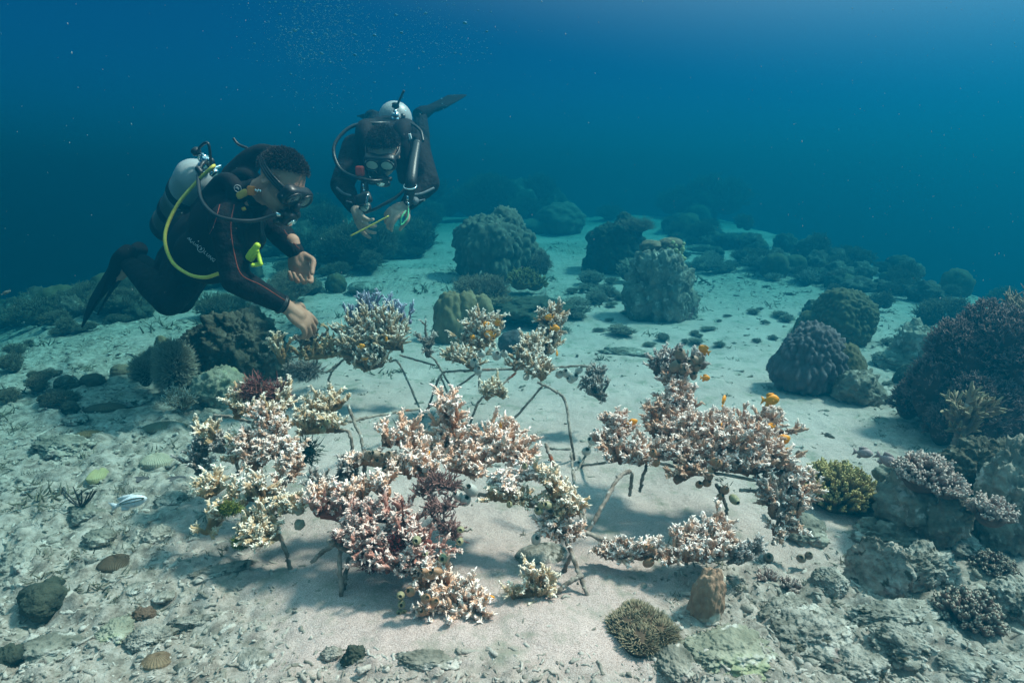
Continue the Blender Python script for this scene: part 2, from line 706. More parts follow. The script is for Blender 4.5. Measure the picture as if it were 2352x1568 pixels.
def acropora(mb, spines, n_main, L, Ls, rng, nsub=3, r=0.0042, up=0.55, toward=0.25, nub=7, spread=0.95, flat=0.0, tmax=1.0, core=0.012):
    """branching coral: main branches from the spines, white-tipped branchlets on them, small radial corallites on those"""
    B, T = [], []
    lens = np.array([np.linalg.norm(np.diff(np.asarray(s_), axis=0), axis=1).sum() + 0.02 for s_ in spines])
    cnt = np.maximum(1, np.round(n_main * lens / lens.sum())).astype(int)
    for s_, c_ in zip(spines, cnt):
        s_ = np.asarray(s_, float)
        p = spline(s_, 24) if len(s_) > 1 else np.repeat(s_, 24, 0)
        if len(s_) > 1:
            tubes(mb, p[None], (core * (0.85 + 0.3 * rng.random(24)))[None], 7, tip=0.0, caps=True)
        i = rng.integers(0, 24, c_)
        B.append(p[i] + rng.normal(size=(c_, 3)) * 0.006)
        T.append(p[np.minimum(i + 1, 23)] - p[np.maximum(i - 1, 0)])
    B = np.concatenate(B)
    n = len(B)
    d = unit_rand(rng, n) * spread
    d[:, 2] = np.where(d[:, 2] < -0.35, -d[:, 2], d[:, 2]) + up
    d[:, 1] -= toward
    d = norm(d * np.array((1, 1, 1 - flat)))
    Lm = L * rng.uniform(0.55, 1.1, n)
    m = 6
    c, rr = branches(mb, B, d, Lm, np.full(n, r * 1.35), np.full(n, r * 1.0), 6, m, rng, 0.0, 0.58 * tmax, 0.18, 0.04, L * 0.025)
    # fingers forking off the limbs
    nf = nsub
    k = np.repeat(np.arange(n), nf)
    ns = n * nf
    t = rng.uniform(0.22, 0.92, ns) * (m - 1.001)
    i = t.astype(int)
    f = (t - i)[:, None]
    bp = c[k, i] * (1 - f) + c[k, i + 1] * f
    dd = norm(c[:, -1] - c[:, 0])
    sd = norm(dd[k] * rng.uniform(0.7, 1.3, ns)[:, None] + unit_rand(rng, ns) * 0.85 + np.array((0, -0.12, 0.22)))
    tt = t / (m - 1)
    Lq = np.maximum(Ls * 1.05, 0.42 * L) * rng.uniform(0.55, 1.1, ns)
    ti = 0.50 * tt * tmax
    t1 = np.clip(0.60 + 0.36 * tt, 0, 1) * tmax
    side = norm(np.cross(sd, unit_rand(rng, ns)))
    ms = 5
    ts = np.linspace(0, 1, ms)
    cs = bp[:, None] + sd[:, None] * (Lq[:, None] * ts)[:, :, None] + side[:, None] * (0.16 * Lq[:, None] * ts * ts * rng.uniform(-1, 1, (ns, 1)))[:, :, None]
    cs[:, :, 2] += 0.04 * Lq[:, None] * ts * ts
    rs = r * rng.uniform(0.8, 1.05, ns)[:, None] * np.array((1.05, 1.02, 0.95, 0.80, 0.40))[None]
    tubes(mb, cs, rs, 6, tip=ti[:, None] + (t1 - ti)[:, None] * ts[None])
    # short radial stubs all along limbs and fingers
    if nub:
        for (ax, q0, q1, mm, cnt) in ((cs, ti, t1, ms, nub), (c, np.zeros(n), np.full(n, 0.58 * tmax), m, int(nub * 1.2))):
            N_ = len(ax)
            nn = N_ * cnt
            kk = np.repeat(np.arange(N_), cnt)
            tq = rng.uniform(0.12, 0.98, nn)
            j = np.minimum((tq * (mm - 1)).astype(int), mm - 2)
            ff = (tq * (mm - 1) - j)[:, None]
            b2 = ax[kk, j] * (1 - ff) + ax[kk, j + 1] * ff
            d2 = norm(ax[kk, j + 1] - ax[kk, j])
            pr = norm(np.cross(d2, unit_rand(rng, nn)))
            nd = norm(pr + d2 * rng.uniform(0.5, 1.1, nn)[:, None])
            rl = r * rng.uniform(1.3, 2.5, nn)
            p2 = np.stack([b2, b2 + nd * (rl * 0.65)[:, None], b2 + nd * rl[:, None]], 1)
            tb = q0[kk] + (q1 - q0)[kk] * tq
            tubes(mb, p2, np.stack([np.full(nn, r * 0.56), np.full(nn, r * 0.46), np.full(nn, r * 0.2)], 1), 4, tip=np.clip(np.stack([tb, tb + 0.10, tb + 0.25], 1), 0, 1))
    return mb


def colony(name, label, spines, material, n_main, L, Ls, seed, group=None, cat="coral", **kw):
    kw['r'] = kw.get('r', 0.0042) * 1.06
    kw['nub'] = int(kw.get('nub', 7) * 1.7)
    n_main = max(8, int(n_main * 1.0))
    L = L * 1.16
    rg = np.random.default_rng(seed)
    sp = [[P(*q) for q in s_] for s_ in spines]
    mb = MB()
    acropora(mb, sp, n_main, L, Ls, rg, **kw)
    o = mb.build(name, material, loc=sp[0][0])
    return tag(o, label, cat, group)


def fuzz(mb, pts, nrm_, L, r, rng, tip1=1.0, k=4, m=3, spread=0.6, up=0.2):
    n = len(pts)
    d = norm(nrm_ + unit_rand(rng, n) * spread)
    branches(mb, pts, d, L * rng.uniform(0.5, 1.2, n), np.full(n, r), np.full(n, r * 0.6), k, m, rng, 0.1, tip1, 0.3, up)


# ------------------------------------------------------------------ steel frames
def rod_mesh(parent, pts, r, rg, name="rod"):
    p = np.array([P(*q) for q in pts])
    n = max(10, 7 * len(p))
    c = spline(p, n)
    ln = np.linalg.norm(np.diff(p, axis=0), axis=1).sum()
    c = c + rg.normal(size=c.shape) * 0.0009
    rr = r * 0.76 * (0.85 + 0.3 * rg.random(n))
    mb = MB()
    tubes(mb, c[None], rr[None], 8, caps=True, rng=rg, lump=0.14)
    # crust lumps along the rod
    for q in range(int(ln / 0.045)):
        i = rg.integers(1, n - 1)
        ball(mb, c[i] + rg.normal(size=3) * r * 0.7, r * rg.uniform(0.3, 0.65, 3), 1)
    return mb.build(name, M_ROD, parent)


def frame(label, foot, rods, seed, r=0.0065):
    rg = np.random.default_rng(seed)
    f = P(*foot)
    t = thing("steel_frame", label, "reef frame", f, "steel rod frames of the coral garden")
    for q in rods:
        rod_mesh(t, q, r, rg)
    return t


frame("rusty steel frame carrying the round white-tipped bush behind the hand", (974, 962, 2.6), [
    [(860, 800, 2.72), (893, 829, 2.70), (918, 837, 2.68), (974, 961, 2.58)],
    [(918, 815, 2.75), (998, 839, 2.70)],
    [(985, 815, 2.72), (1002, 831, 2.70), (1040, 898, 2.66)],
    [(662, 823, 2.75), (657, 886, 2.95)],
    [(666, 821, 2.75), (720, 812, 2.75), (810, 800, 2.75)],
    [(815, 815, 2.70), (785, 829, 2.68), (758, 863, 2.72), (753, 897, 2.85)],
    [(730, 815, 2.80), (722, 868, 2.98)],
    [(748, 856, 2.80), (790, 826, 2.85)]], 1)
frame("weathered grey frame spreading under the small back colonies, legs on open sand", (1321, 1072, 2.12), [
    [(984, 937, 2.60), (1012, 863, 2.52), (1046, 853, 2.48), (1160, 848, 2.45), (1260, 845, 2.42)],
    [(960, 965, 2.50), (986, 935, 2.50), (1092, 859, 2.60)],
    [(1102, 800, 2.70), (1100, 897, 2.85)],
    [(1255, 846, 2.42), (1300, 842, 2.42), (1358, 843, 2.40), (1374, 875, 2.36), (1388, 905, 2.40)],
    [(1185, 855, 2.30), (1150, 885, 2.26), (1102, 919, 2.24), (1081, 970, 2.52)],
    [(1235, 878, 2.22), (1269, 895, 2.18), (1297, 919, 2.15), (1310, 1000, 2.08), (1322, 1072, 2.12)],
    [(1374, 985, 2.15), (1350, 1035, 2.10), (1320, 1095, 2.02)],
    [(1255, 1030, 2.10), (1310, 1031, 2.10)]], 2)
frame("pale crusted frame under the cream corals, with a capped upright pipe end", (664, 1305, 1.45), [
    [(491, 953, 1.95), (530, 958, 1.93), (572, 968, 1.90), (620, 985, 1.85)],
    [(491, 955, 1.95), (497, 990, 2.0)],
    [(515, 1028, 1.80), (560, 1005, 1.80), (610, 985, 1.80)],
    [(597, 1073, 1.60), (606, 1115, 1.56), (620, 1165, 1.52), (636, 1215, 1.48), (655, 1262, 1.45), (667, 1305, 1.45)],
    [(628, 1187, 1.50), (660, 1172, 1.48), (705, 1148, 1.46)],
    [(735, 985, 1.85), (762, 990, 1.84), (801, 993, 1.82), (811, 1045, 1.80)],
    [(800, 930, 2.05), (816, 975, 2.0), (833, 1022, 1.92), (838, 1148, 1.86)],
    [(760, 974, 2.0), (812, 966, 2.05), (860, 955, 2.15), (965, 938, 2.40)],
    [(520, 1160, 1.55), (575, 1178, 1.53), (628, 1187, 1.50)],
    [(540, 1020, 1.75), (548, 1090, 1.88)]], 3, 0.0075)
frame("front steel frame under the red-crusted coral, standing on two thick legs", (784, 1398, 1.32), [
    [(782, 1240, 1.36), (780, 1290, 1.34), (783, 1340, 1.32), (786, 1398, 1.31)],
    [(802, 1280, 1.38), (793, 1330, 1.35), (787, 1385, 1.33)],
    [(755, 1242, 1.34), (785, 1258, 1.34), (820, 1276, 1.33)],
    [(838, 1040, 1.62), (838, 1090, 1.60), (842, 1150, 1.58)],
    [(760, 1255, 1.38), (740, 1268, 1.39), (716, 1290, 1.40)],
    [(930, 1070, 1.55), (1000, 1105, 1.50), (1060, 1120, 1.48), (1102, 1134, 1.47), (1160, 1142, 1.47), (1228, 1156, 1.47)],
    [(960, 1330, 1.30), (1010, 1360, 1.27), (1050, 1400, 1.24)],
    [(1068, 1476, 1.18), (1095, 1500, 1.18), (1122, 1530, 1.17)],
    [(971, 1384, 1.24), (926, 1434, 1.23)],
    [(1195, 1406, 1.27), (1245, 1380, 1.28), (1290, 1350, 1.29)]], 4, 0.0075)
frame("middle steel frame with the cream forked coral and long thin leg", (1376, 1427, 1.27), [
    [(1253, 1018, 1.70), (1268, 1055, 1.66), (1292, 1105, 1.62)],
    [(1448, 1080, 1.58), (1420, 1098, 1.55), (1385, 1160, 1.48), (1345, 1228, 1.44)],
    [(1220, 1150, 1.46), (1262, 1172, 1.45), (1285, 1200, 1.44), (1300, 1238, 1.42), (1318, 1285, 1.36), (1345, 1355, 1.30), (1376, 1427, 1.27)],
    [(1330, 1216, 1.44), (1390, 1240, 1.42), (1440, 1256, 1.40), (1530, 1275, 1.38), (1640, 1285, 1.36), (1720, 1262, 1.38)],
    [(1336, 1322, 1.32), (1318, 1330, 1.31), (1290, 1350, 1.30)],
    [(1312, 1276, 1.38), (1296, 1310, 1.40), (1285, 1335, 1.40)],
    [(1340, 1170, 1.52), (1345, 1225, 1.46)],
    [(1225, 1160, 1.5), (1300, 1232, 1.42)],
    [(1655, 1300, 1.34), (1622, 1322, 1.32)]], 5, 0.0075)
frame("thin straight grey rods crossing the open sand between the back and front corals", (1100, 1000, 2.35), [
    [(1012, 863, 2.54), (1050, 950, 2.42), (1100, 1010, 2.34)],
    [(966, 950, 2.46), (1090, 1000, 2.30), (1180, 1030, 2.15)],
    [(1245, 887, 2.20), (1180, 960, 2.20), (1110, 1010, 2.30)],
    [(1345, 1228, 1.44), (1320, 1120, 1.70), (1312, 1040, 1.95)],
    [(1321, 1072, 2.10), (1400, 1060, 1.90), (1480, 1050, 1.78)]], 7, 0.0062)
frame("tall frame lifting the big peach coral, thin rods hanging below", (1655, 1205, 1.62), [
    [(1475, 1030, 1.75), (1520, 1010, 1.78), (1560, 1005, 1.80)],
    [(1452, 1085, 1.62), (1446, 1138, 1.62)],
    [(1490, 1055, 1.66), (1476, 1095, 1.66), (1470, 1128, 1.66)],
    [(1500, 1060, 1.65), (1570, 1075, 1.62), (1660, 1090, 1.60), (1780, 1110, 1.58)],
    [(1645, 1110, 1.58), (1664, 1150, 1.56), (1668, 1180, 1.55), (1645, 1230, 1.50)],
    [(1700, 1125, 1.58), (1760, 1128, 1.58)],
    [(1820, 1060, 1.66), (1836, 1035, 1.66)],
    [(1780, 1110, 1.56), (1790, 1170, 1.54), (1775, 1250, 1.56)],
    [(1540, 900, 1.95), (1530, 960, 1.88), (1520, 1040, 1.75)]], 6, 0.0065)

# ------------------------------------------------------------------ coral colonies on the frames
GC = "branching corals growing on the frames"
colony("branching_coral", "round white-tipped coral bush just beside the reaching hand", [[(800, 830, 2.72), (850, 800, 2.70), (920, 800, 2.70)], [(800, 790, 2.78), (860, 765, 2.75), (915, 775, 2.75)], [(835, 850, 2.68), (880, 835, 2.68)]], M_ACROW, 150, 0.115, 0.034, 101, GC, toward=0.45, r=0.0052, nub=5)
colony("branching_coral", "small yellowish tuft of coral on the frame corner below the hand", [[(650, 835, 2.74), (648, 800, 2.74)]], M_ACROY, 12, 0.095, 0.036, 102, GC, up=1.1, spread=0.6, r=0.006, nub=4, nsub=3)
colony("branching_coral", "bare brown limbs lying from the frame corner to the round bush", [[(690, 815, 2.76), (740, 795, 2.78), (800, 780, 2.78)], [(700, 822, 2.70), (760, 815, 2.70), (810, 800, 2.70)]], M_ACROY, 26, 0.07, 0.02, 103, GC, up=0.5, r=0.006, nub=3, nsub=3, core=0.014, tmax=0.6)
colony("branching_coral", "dead dark twigs in the diver's fingers", [[(690, 790, 2.72), (730, 782, 2.72)]], M_ACROG, 12, 0.05, 0.018, 104, GC, r=0.005, nub=3, nsub=3, tmax=0.5)
colony("branching_coral", "pale round coral head in front of the yellow-brown boulder", [[(1085, 825, 2.66), (1100, 775, 2.64), (1110, 760, 2.64)], [(1070, 790, 2.64), (1125, 790, 2.62)]], M_ACROW, 95, 0.095, 0.032, 105, GC, toward=0.45, r=0.0050, nub=5)
colony("branching_coral", "upright pale coral tower with orange fish at its tip", [[(1255, 815, 2.55), (1270, 765, 2.55), (1268, 735, 2.55)]], M_ACROW, 70, 0.075, 0.032, 106, GC, toward=0.35, r=0.0050, nub=5)
colony("branching_coral", "pale coral sloping diagonally below the upright tower", [[(1180, 850, 2.38), (1215, 815, 2.40), (1235, 800, 2.42)], [(1215, 850, 2.32), (1250, 868, 2.28)]], M_ACROW, 85, 0.070, 0.030, 107, GC, toward=0.4, r=0.0048, nub=5)
colony("branching_coral", "low pale coral strip on the horizontal back rod", [[(1025, 822, 2.50), (1060, 828, 2.48), (1085, 845, 2.46)]], M_ACROW, 34, 0.055, 0.028, 108, GC, r=0.0048, nub=4)
colony("branching_coral", "dark half-dead twigs where two back rods cross", [[(985, 820, 2.72), (982, 790, 2.72)]], M_ACROG, 16, 0.075, 0.024, 109, GC, r=0.0048, nub=3, tmax=0.9)
colony("branching_coral", "small coral hanging on the bent rod over open sand", [[(1115, 915, 2.24), (1135, 902, 2.25), (1155, 908, 2.25)]], M_ACROY, 34, 0.055, 0.026, 110, GC, r=0.0044, nub=5, toward=0.4)
colony("branching_coral", "dull grey-brown coral at the end of the bent horizontal rod", [[(1375, 870, 2.38), (1362, 895, 2.36), (1380, 915, 2.34)]], M_ACROG, 46, 0.065, 0.026, 111, GC, r=0.0046, nub=5, tmax=0.9)
colony("branching_coral", "cream coral rising in a spike with purple and red algae beside it", [[(545, 960, 1.88), (540, 910, 1.88)], [(560, 945, 1.88), (610, 960, 1.85), (660, 960, 1.84)], [(640, 960, 1.86), (655, 910, 1.88)]], M_ACROY, 48, 0.060, 0.030, 112, GC, up=0.8, r=0.0046, nub=6)
colony("branching_coral", "cream coral fan pointing at the long horizontal rod", [[(690, 985, 1.86), (730, 955, 1.88), (780, 930, 1.92)], [(700, 990, 1.84), (770, 985, 1.84)]], M_ACROY, 62, 0.062, 0.030, 113, GC, r=0.0046, nub=6, toward=0.35)
colony("branching_coral", "cream and brown coral hanging down the centre of the pale frame", [[(610, 960, 1.78), (630, 1020, 1.74), (650, 1070, 1.70)], [(620, 1040, 1.72), (680, 1050, 1.70)]], M_ACRO, 78, 0.062, 0.030, 114, GC, r=0.0046, nub=6, toward=0.45, up=0.35)
colony("branching_coral", "dark brown coral drooping from the outermost end of the pale frame", [[(470, 1040, 1.78), (455, 1090, 1.76)], [(455, 1020, 1.80), (530, 1035, 1.78)]], M_ACROG, 52, 0.055, 0.026, 115, GC, r=0.0042, nub=5, up=0.3)
colony("branching_coral", "cream coral sprig on the outer arm of the pale frame", [[(540, 1055, 1.74), (560, 1020, 1.76)], [(470, 1010, 1.79), (500, 1010, 1.79)]], M_ACROY, 30, 0.060, 0.028, 116, GC, r=0.0044, nub=6, up=0.7)
colony("branching_coral", "thick fingered cream coral beside the bright green algae", [[(475, 1140, 1.56), (500, 1115, 1.56)], [(520, 1160, 1.52), (560, 1165, 1.52)]], M_ACROY, 32, 0.052, 0.032, 117, GC, r=0.0056, nub=4, nsub=3)
colony("branching_coral", "white forked coral hand beside the upright pipe", [[(605, 1145, 1.52), (570, 1140, 1.52)], [(600, 1115, 1.54), (580, 1105, 1.54)]], M_ACROW, 14, 0.055, 0.030, 118, GC, r=0.0056, nub=4, nsub=3)
colony("branching_coral", "yellow-green coral trailing to the sand at the foot of the pale frame", [[(590, 1190, 1.48), (620, 1215, 1.46), (560, 1225, 1.46)], [(500, 1190, 1.50), (480, 1220, 1.50)], [(640, 1230, 1.44), (560, 1245, 1.44)]], M_ACROY, 62, 0.048, 0.026, 119, GC, r=0.0046, nub=5, up=0.15, toward=0.4)
colony("branching_coral", "short cream coral leaning on the bend of the upright pipe", [[(640, 1115, 1.60), (670, 1085, 1.62), (690, 1060, 1.64)]], M_ACRO, 26, 0.042, 0.024, 120, GC, r=0.0044, nub=5)
colony("branching_coral", "peach coral spike standing at the very middle of the garden", [[(1030, 1030, 1.66), (1035, 975, 1.66), (1040, 945, 1.66)], [(1000, 1040, 1.64), (1070, 1040, 1.64)]], M_ACROP, 72, 0.062, 0.033, 121, GC, up=0.7, r=0.0048, nub=7)
colony("branching_coral", "forked peach coral with open arms above the brown squirts", [[(950, 1050, 1.60), (930, 1000, 1.62)], [(960, 1055, 1.58), (985, 1070, 1.56)], [(900, 1020, 1.62), (880, 1015, 1.62)]], M_ACROP, 30, 0.062, 0.034, 122, GC, up=0.9, r=0.0050, nub=7)
colony("branching_coral", "broad peach coral shelf beside the middle spike", [[(1100, 1060, 1.58), (1160, 1050, 1.58), (1215, 1055, 1.58)], [(1110, 1020, 1.64), (1170, 1010, 1.64)], [(1040, 1075, 1.56), (1100, 1085, 1.54)]], M_ACROP, 95, 0.062, 0.032, 123, GC, up=0.55, r=0.0048, nub=7, toward=0.35)
colony("branching_coral", "peach stub with white buds next to the row of brown squirts", [[(805, 1068, 1.60), (840, 1060, 1.59), (905, 1070, 1.57)]], M_ACROP, 16, 0.032, 0.022, 124, GC, r=0.0050, nub=6)
colony("branching_coral", "large red-crusted coral heap in front with pink and white tips", [[(740, 1180, 1.44), (800, 1190, 1.42), (870, 1190, 1.42), (940, 1200, 1.42)], [(800, 1235, 1.38), (880, 1250, 1.36), (980, 1250, 1.36)], [(850, 1290, 1.34), (930, 1300, 1.32), (1000, 1290, 1.33)]], M_ACROR, 170, 0.062, 0.026, 125, GC, r=0.0046, nub=7, toward=0.5, up=0.45)
colony("branching_coral", "white-fingered coral crest along the top of the red heap", [[(715, 1165, 1.46), (750, 1150, 1.46), (800, 1155, 1.46)], [(880, 1150, 1.46), (890, 1125, 1.46)], [(820, 1150, 1.48), (840, 1130, 1.48)]], M_ACROP, 46, 0.050, 0.030, 126, GC, r=0.0048, nub=6, up=0.9)
colony("branching_coral", "grey-brown coral sticks leaning behind the white crest", [[(725, 1125, 1.56), (770, 1105, 1.58), (820, 1090, 1.60)]], M_ACROG, 26, 0.05, 0.022, 127, GC, r=0.0046, nub=5)
colony("branching_coral", "orange-cream coral hanging lowest in front over the chain of squirts", [[(1030, 1350, 1.28), (1070, 1390, 1.25), (1100, 1420, 1.24)], [(1000, 1400, 1.25), (1050, 1430, 1.23)], [(960, 1340, 1.29), (1020, 1330, 1.29)]], M_ACROP, 84, 0.052, 0.028, 128, GC, r=0.0046, nub=7, toward=0.4, up=0.35)
colony("branching_coral", "small pale open coral by itself low on the sand in the middle", [[(1255, 1360, 1.30), (1235, 1350, 1.30)], [(1250, 1385, 1.28), (1270, 1390, 1.28)], [(1240, 1355, 1.30), (1230, 1320, 1.30)], [(1245, 1365, 1.29), (1180, 1360, 1.29)]], M_ACROY, 26, 0.044, 0.026, 129, GC, r=0.0042, nub=6, up=0.5)
colony("branching_coral", "cream coral column above the joint of the middle frame", [[(1300, 1190, 1.44), (1270, 1130, 1.46), (1255, 1105, 1.47)], [(1300, 1190, 1.44), (1325, 1165, 1.45)]], M_ACROY, 44, 0.048, 0.028, 130, GC, r=0.0050, nub=7, up=0.6)
colony("branching_coral", "brown shaded coral under the joint of the middle frame", [[(1265, 1190, 1.44), (1265, 1230, 1.42)], [(1270, 1215, 1.42), (1310, 1225, 1.41)]], M_ACRO, 36, 0.042, 0.024, 131, GC, r=0.0046, nub=6, up=0.1, toward=0.5)
colony("cauliflower_coral", "knobby pink coral with white rosettes on the rod in the centre", [[(1150, 1105, 1.50), (1185, 1120, 1.48)], [(1180, 1090, 1.52), (1225, 1090, 1.50)]], M_ACROP, 52, 0.028, 0.012, 132, GC, r=0.0066, nub=9, nsub=3, toward=0.5)
colony("branching_coral", "tall brown coral stem bare at its orange middle, topped by squirts", [[(1530, 990, 1.80), (1545, 930, 1.86), (1550, 880, 1.90)], [(1500, 960, 1.84), (1570, 940, 1.86)]], M_ACRO, 96, 0.066, 0.030, 133, GC, r=0.0048, nub=6, up=0.5, toward=0.35)
colony("branching_coral", "purple-grey coral crown crowded with squirts at the top of the tall stem", [[(1510, 865, 1.94), (1540, 850, 1.96), (1600, 855, 1.96)]], M_ACROG, 62, 0.066, 0.026, 134, GC, r=0.0046, nub=5, up=0.8)
colony("branching_coral", "peach coral wing reaching out over the tall grey rod", [[(1390, 1030, 1.72), (1420, 1000, 1.74), (1400, 975, 1.76)], [(1400, 1050, 1.68), (1470, 1060, 1.66)]], M_ACRO, 76, 0.058, 0.030, 135, GC, r=0.0046, nub=6, toward=0.35)
colony("branching_coral", "biggest peach coral table with hundreds of white tips", [[(1540, 1010, 1.74), (1620, 1000, 1.74), (1700, 1000, 1.74), (1790, 985, 1.76)], [(1560, 1060, 1.66), (1640, 1070, 1.64), (1720, 1080, 1.62), (1790, 1070, 1.64)], [(1620, 1040, 1.66), (1700, 1040, 1.64), (1760, 1030, 1.66)]], M_ACRO, 230, 0.072, 0.033, 136, GC, r=0.0048, nub=7, up=0.6, toward=0.4)
colony("branching_coral", "bare orange-brown limbs under the tall stem", [[(1500, 960, 1.78), (1560, 1010, 1.74), (1620, 1020, 1.70)], [(1500, 1000, 1.76), (1570, 1000, 1.74)], [(1600, 1080, 1.60), (1550, 1105, 1.58)]], M_ACRO, 26, 0.05, 0.022, 137, GC, r=0.0058, nub=5, tmax=0.7, core=0.011)
colony("branching_coral", "coral curtain descending to the sand beside the olive coral", [[(1800, 1080, 1.62), (1830, 1130, 1.58), (1820, 1190, 1.55), (1780, 1230, 1.54)], [(1760, 1120, 1.60), (1780, 1190, 1.56)]], M_ACRO, 100, 0.052, 0.028, 138, GC, r=0.0046, nub=6, up=0.2, toward=0.4)
colony("branching_coral", "low coral strip on the rod lying near the anemone side of the sand", [[(1390, 1275, 1.42), (1440, 1275, 1.40), (1510, 1275, 1.39)]], M_ACRO, 46, 0.040, 0.024, 139, GC, r=0.0042, nub=6, toward=0.5)
colony("branching_coral", "dense low coral between the low strip and the rock post", [[(1530, 1285, 1.37), (1600, 1275, 1.37), (1660, 1270, 1.38)], [(1560, 1250, 1.40), (1610, 1240, 1.41)], [(1650, 1260, 1.39), (1640, 1200, 1.44)]], M_ACRO, 88, 0.046, 0.026, 140, GC, r=0.0044, nub=6, toward=0.4)
colony("branching_coral", "dull brown coral stub at the far end of the low rod", [[(1690, 1285, 1.37), (1740, 1265, 1.38)]], M_ACROG, 26, 0.036, 0.020, 141, GC, r=0.0042, nub=5)
colony("branching_coral", "peach coral filling the dip between the middle spike and the red heap", [[(900, 1075, 1.55), (950, 1085, 1.54), (1000, 1095, 1.52)]], M_ACROP, 40, 0.05, 0.028, 143, GC, r=0.0046, nub=6)
colony("branching_coral", "pale coral shoots along the crusted middle rod", [[(1120, 1138, 1.47), (1180, 1146, 1.47), (1225, 1158, 1.47)]], M_ACROY, 30, 0.036, 0.022, 144, GC, r=0.0042, nub=6)
colony("branching_coral", "brown and cream coral joining the peach wing to the biggest table", [[(1460, 1060, 1.68), (1500, 1050, 1.70), (1540, 1045, 1.70)]], M_ACRO, 36, 0.046, 0.026, 145, GC, r=0.0044, nub=6)
colony("branching_coral", "cream coral shoots along the long pale frame rod by the sand", [[(640, 1165, 1.49), (670, 1165, 1.48), (700, 1150, 1.46)]], M_ACROY, 18, 0.032, 0.02, 146, GC, r=0.0042, nub=6)
colony("branching_coral", "dense cream coral behind the upright pipe end", [[(590, 1075, 1.66), (570, 1040, 1.70), (600, 1010, 1.74)]], M_ACRO, 40, 0.05, 0.026, 147, GC, r=0.0044, nub=6)
colony("staghorn_coral", "lilac staghorn fingers poking up behind the round white bush", [[(800, 745, 2.95), (830, 720, 2.98)], [(825, 722, 2.98), (865, 724, 2.98), (908, 730, 2.98)], [(905, 732, 2.98), (945, 740, 2.98)]], M_BLUE, 24, 0.09, 0.045, 142, None, r=0.0062, nub=3, up=1.4, spread=0.6, nsub=3)

# olive finger coral and the other free-standing branching corals
def finger_coral(name, label, center_uv, rad, material, n, seed, L=0.06, r=0.006, flat=0.75, depth=None, nub=14, squash=1.0, cat="coral", group=None):
    rg = np.random.default_rng(seed)
    c = G(*center_uv) if depth is None else P(*center_uv, depth)
    d = unit_rand(rg, n)
    d[:, 2] = np.abs(d[:, 2]) * 0.95 + 0.05
    d = norm(d)
    mb = MB()
    sc = np.array((1, 1, flat)) * rad
    base = c + d * sc * rg.uniform(0.62, 0.80, n)[:, None]
    dirs = norm(d * np.array((1, 1, 1.0)) + np.array((0, 0, 0.45)))
    end = rg.uniform(0.8, 1.15, n) * L
    cc, rr = branches(mb, base, dirs, end, np.full(n, r * 1.1), np.full(n, r * 1.0), 7, 5, rg, 0.05, 1.0, 0.15, 0.15)
    nn = n * nub
    k = np.repeat(np.arange(n), nub)
    t = rg.uniform(0.2, 1, nn) * 3.99
    i = t.astype(int)
    f = (t - i)[:, None]
    b2 = cc[k, i] * (1 - f) + cc[k, i + 1] * f
    ax = norm(cc[k, -1] - cc[k, 0])
    pr = norm(np.cross(ax, unit_rand(rg, nn)) + ax * 0.35)
    q = np.stack([b2 + pr * r * 0.5, b2 + pr * r * 1.45], 1)
    tubes(mb, q, np.stack([np.full(nn, r * 0.45), np.full(nn, r * 0.3)], 1), 4, tip=np.clip(np.stack([t / 4 * 0.8, t / 4 * 0.8 + 0.3], 1), 0, 1))
    ball(mb, c, sc * 0.72, 3)
    o = mb.build(name, material, loc=c)
    return tag(o, label, cat, group)


finger_coral("finger_coral", "olive-brown finger coral dome standing on the sand by the pink fish", (1918, 1150), 0.112, M_OLIVE, 330, 201, L=0.05, r=0.0058, flat=0.95)

# red algae turf and green algae caught on the corals
def algae(label, spots, material, n, L, seed, cat="algae", r=0.0011):
    rg = np.random.default_rng(seed)
    mb = MB()
    for (u, v, Y, ru, rv) in spots:
        c = P(u, v, Y)
        s_ = mpp(v, Y)
        d = unit_rand(rg, n)
        d[:, 1] = -np.abs(d[:, 1])
        p = c + d * np.array((ru * s_, 0.7 * ru * s_, rv * s_)) * rg.uniform(0.35, 1, n)[:, None]
        fuzz(mb, p, d, L, r, rg, spread=0.9)
        ball(mb, c, np.array((ru * s_, 0.6 * ru * s_, rv * s_)) * 0.42, 3)
    o = mb.build("algae_tuft", material, loc=P(*spots[0][:3]))
    return tag(o, label, cat)


colony("algae_bush", "dusky pink-brown feathery algae over the shoulder of the red heap", [[(970, 1140, 1.45), (1000, 1115, 1.46), (1040, 1125, 1.46)], [(985, 1175, 1.42), (1030, 1170, 1.42)], [(1020, 1210, 1.40), (1045, 1235, 1.39)]], M_ALGR, 190, 0.036, 0.020, 301, None, "algae", r=0.0016, nub=7, toward=0.5, up=0.3, core=0.004)
algae("wine-red algae patches in the lower face of the red heap", [(860, 1280, 1.33, 45, 30), (920, 1250, 1.34, 40, 30), (800, 1230, 1.38, 35, 22)], mat("wine_algae", (0.10, 0.012, 0.015), (0.26, 0.05, 0.045), 30, 0.9, 0.2, 160), 700, 0.014, 302)
algae("purple-red algae bush rising from the spike of the cream coral", [(590, 900, 1.90, 35, 32), (640, 910, 1.90, 26, 26)], mat("purple_algae", (0.14, 0.04, 0.06), (0.34, 0.14, 0.10), 30, 0.9, 0.2, 160), 420, 0.035, 303, r=0.0018)
algae("bright green algae clump on the thick fingered coral", [(530, 1165, 1.47, 28, 16), (555, 1245, 1.43, 20, 12)], M_ALGG, 500, 0.012, 304)
algae("mossy dark green weed hanging under the cream frame", [(710, 1035, 1.85, 30, 30)], mat("dark_weed", (0.03, 0.05, 0.035), (0.09, 0.12, 0.08), 30, 0.9, 0.2, 160), 260, 0.03, 305, r=0.0016)
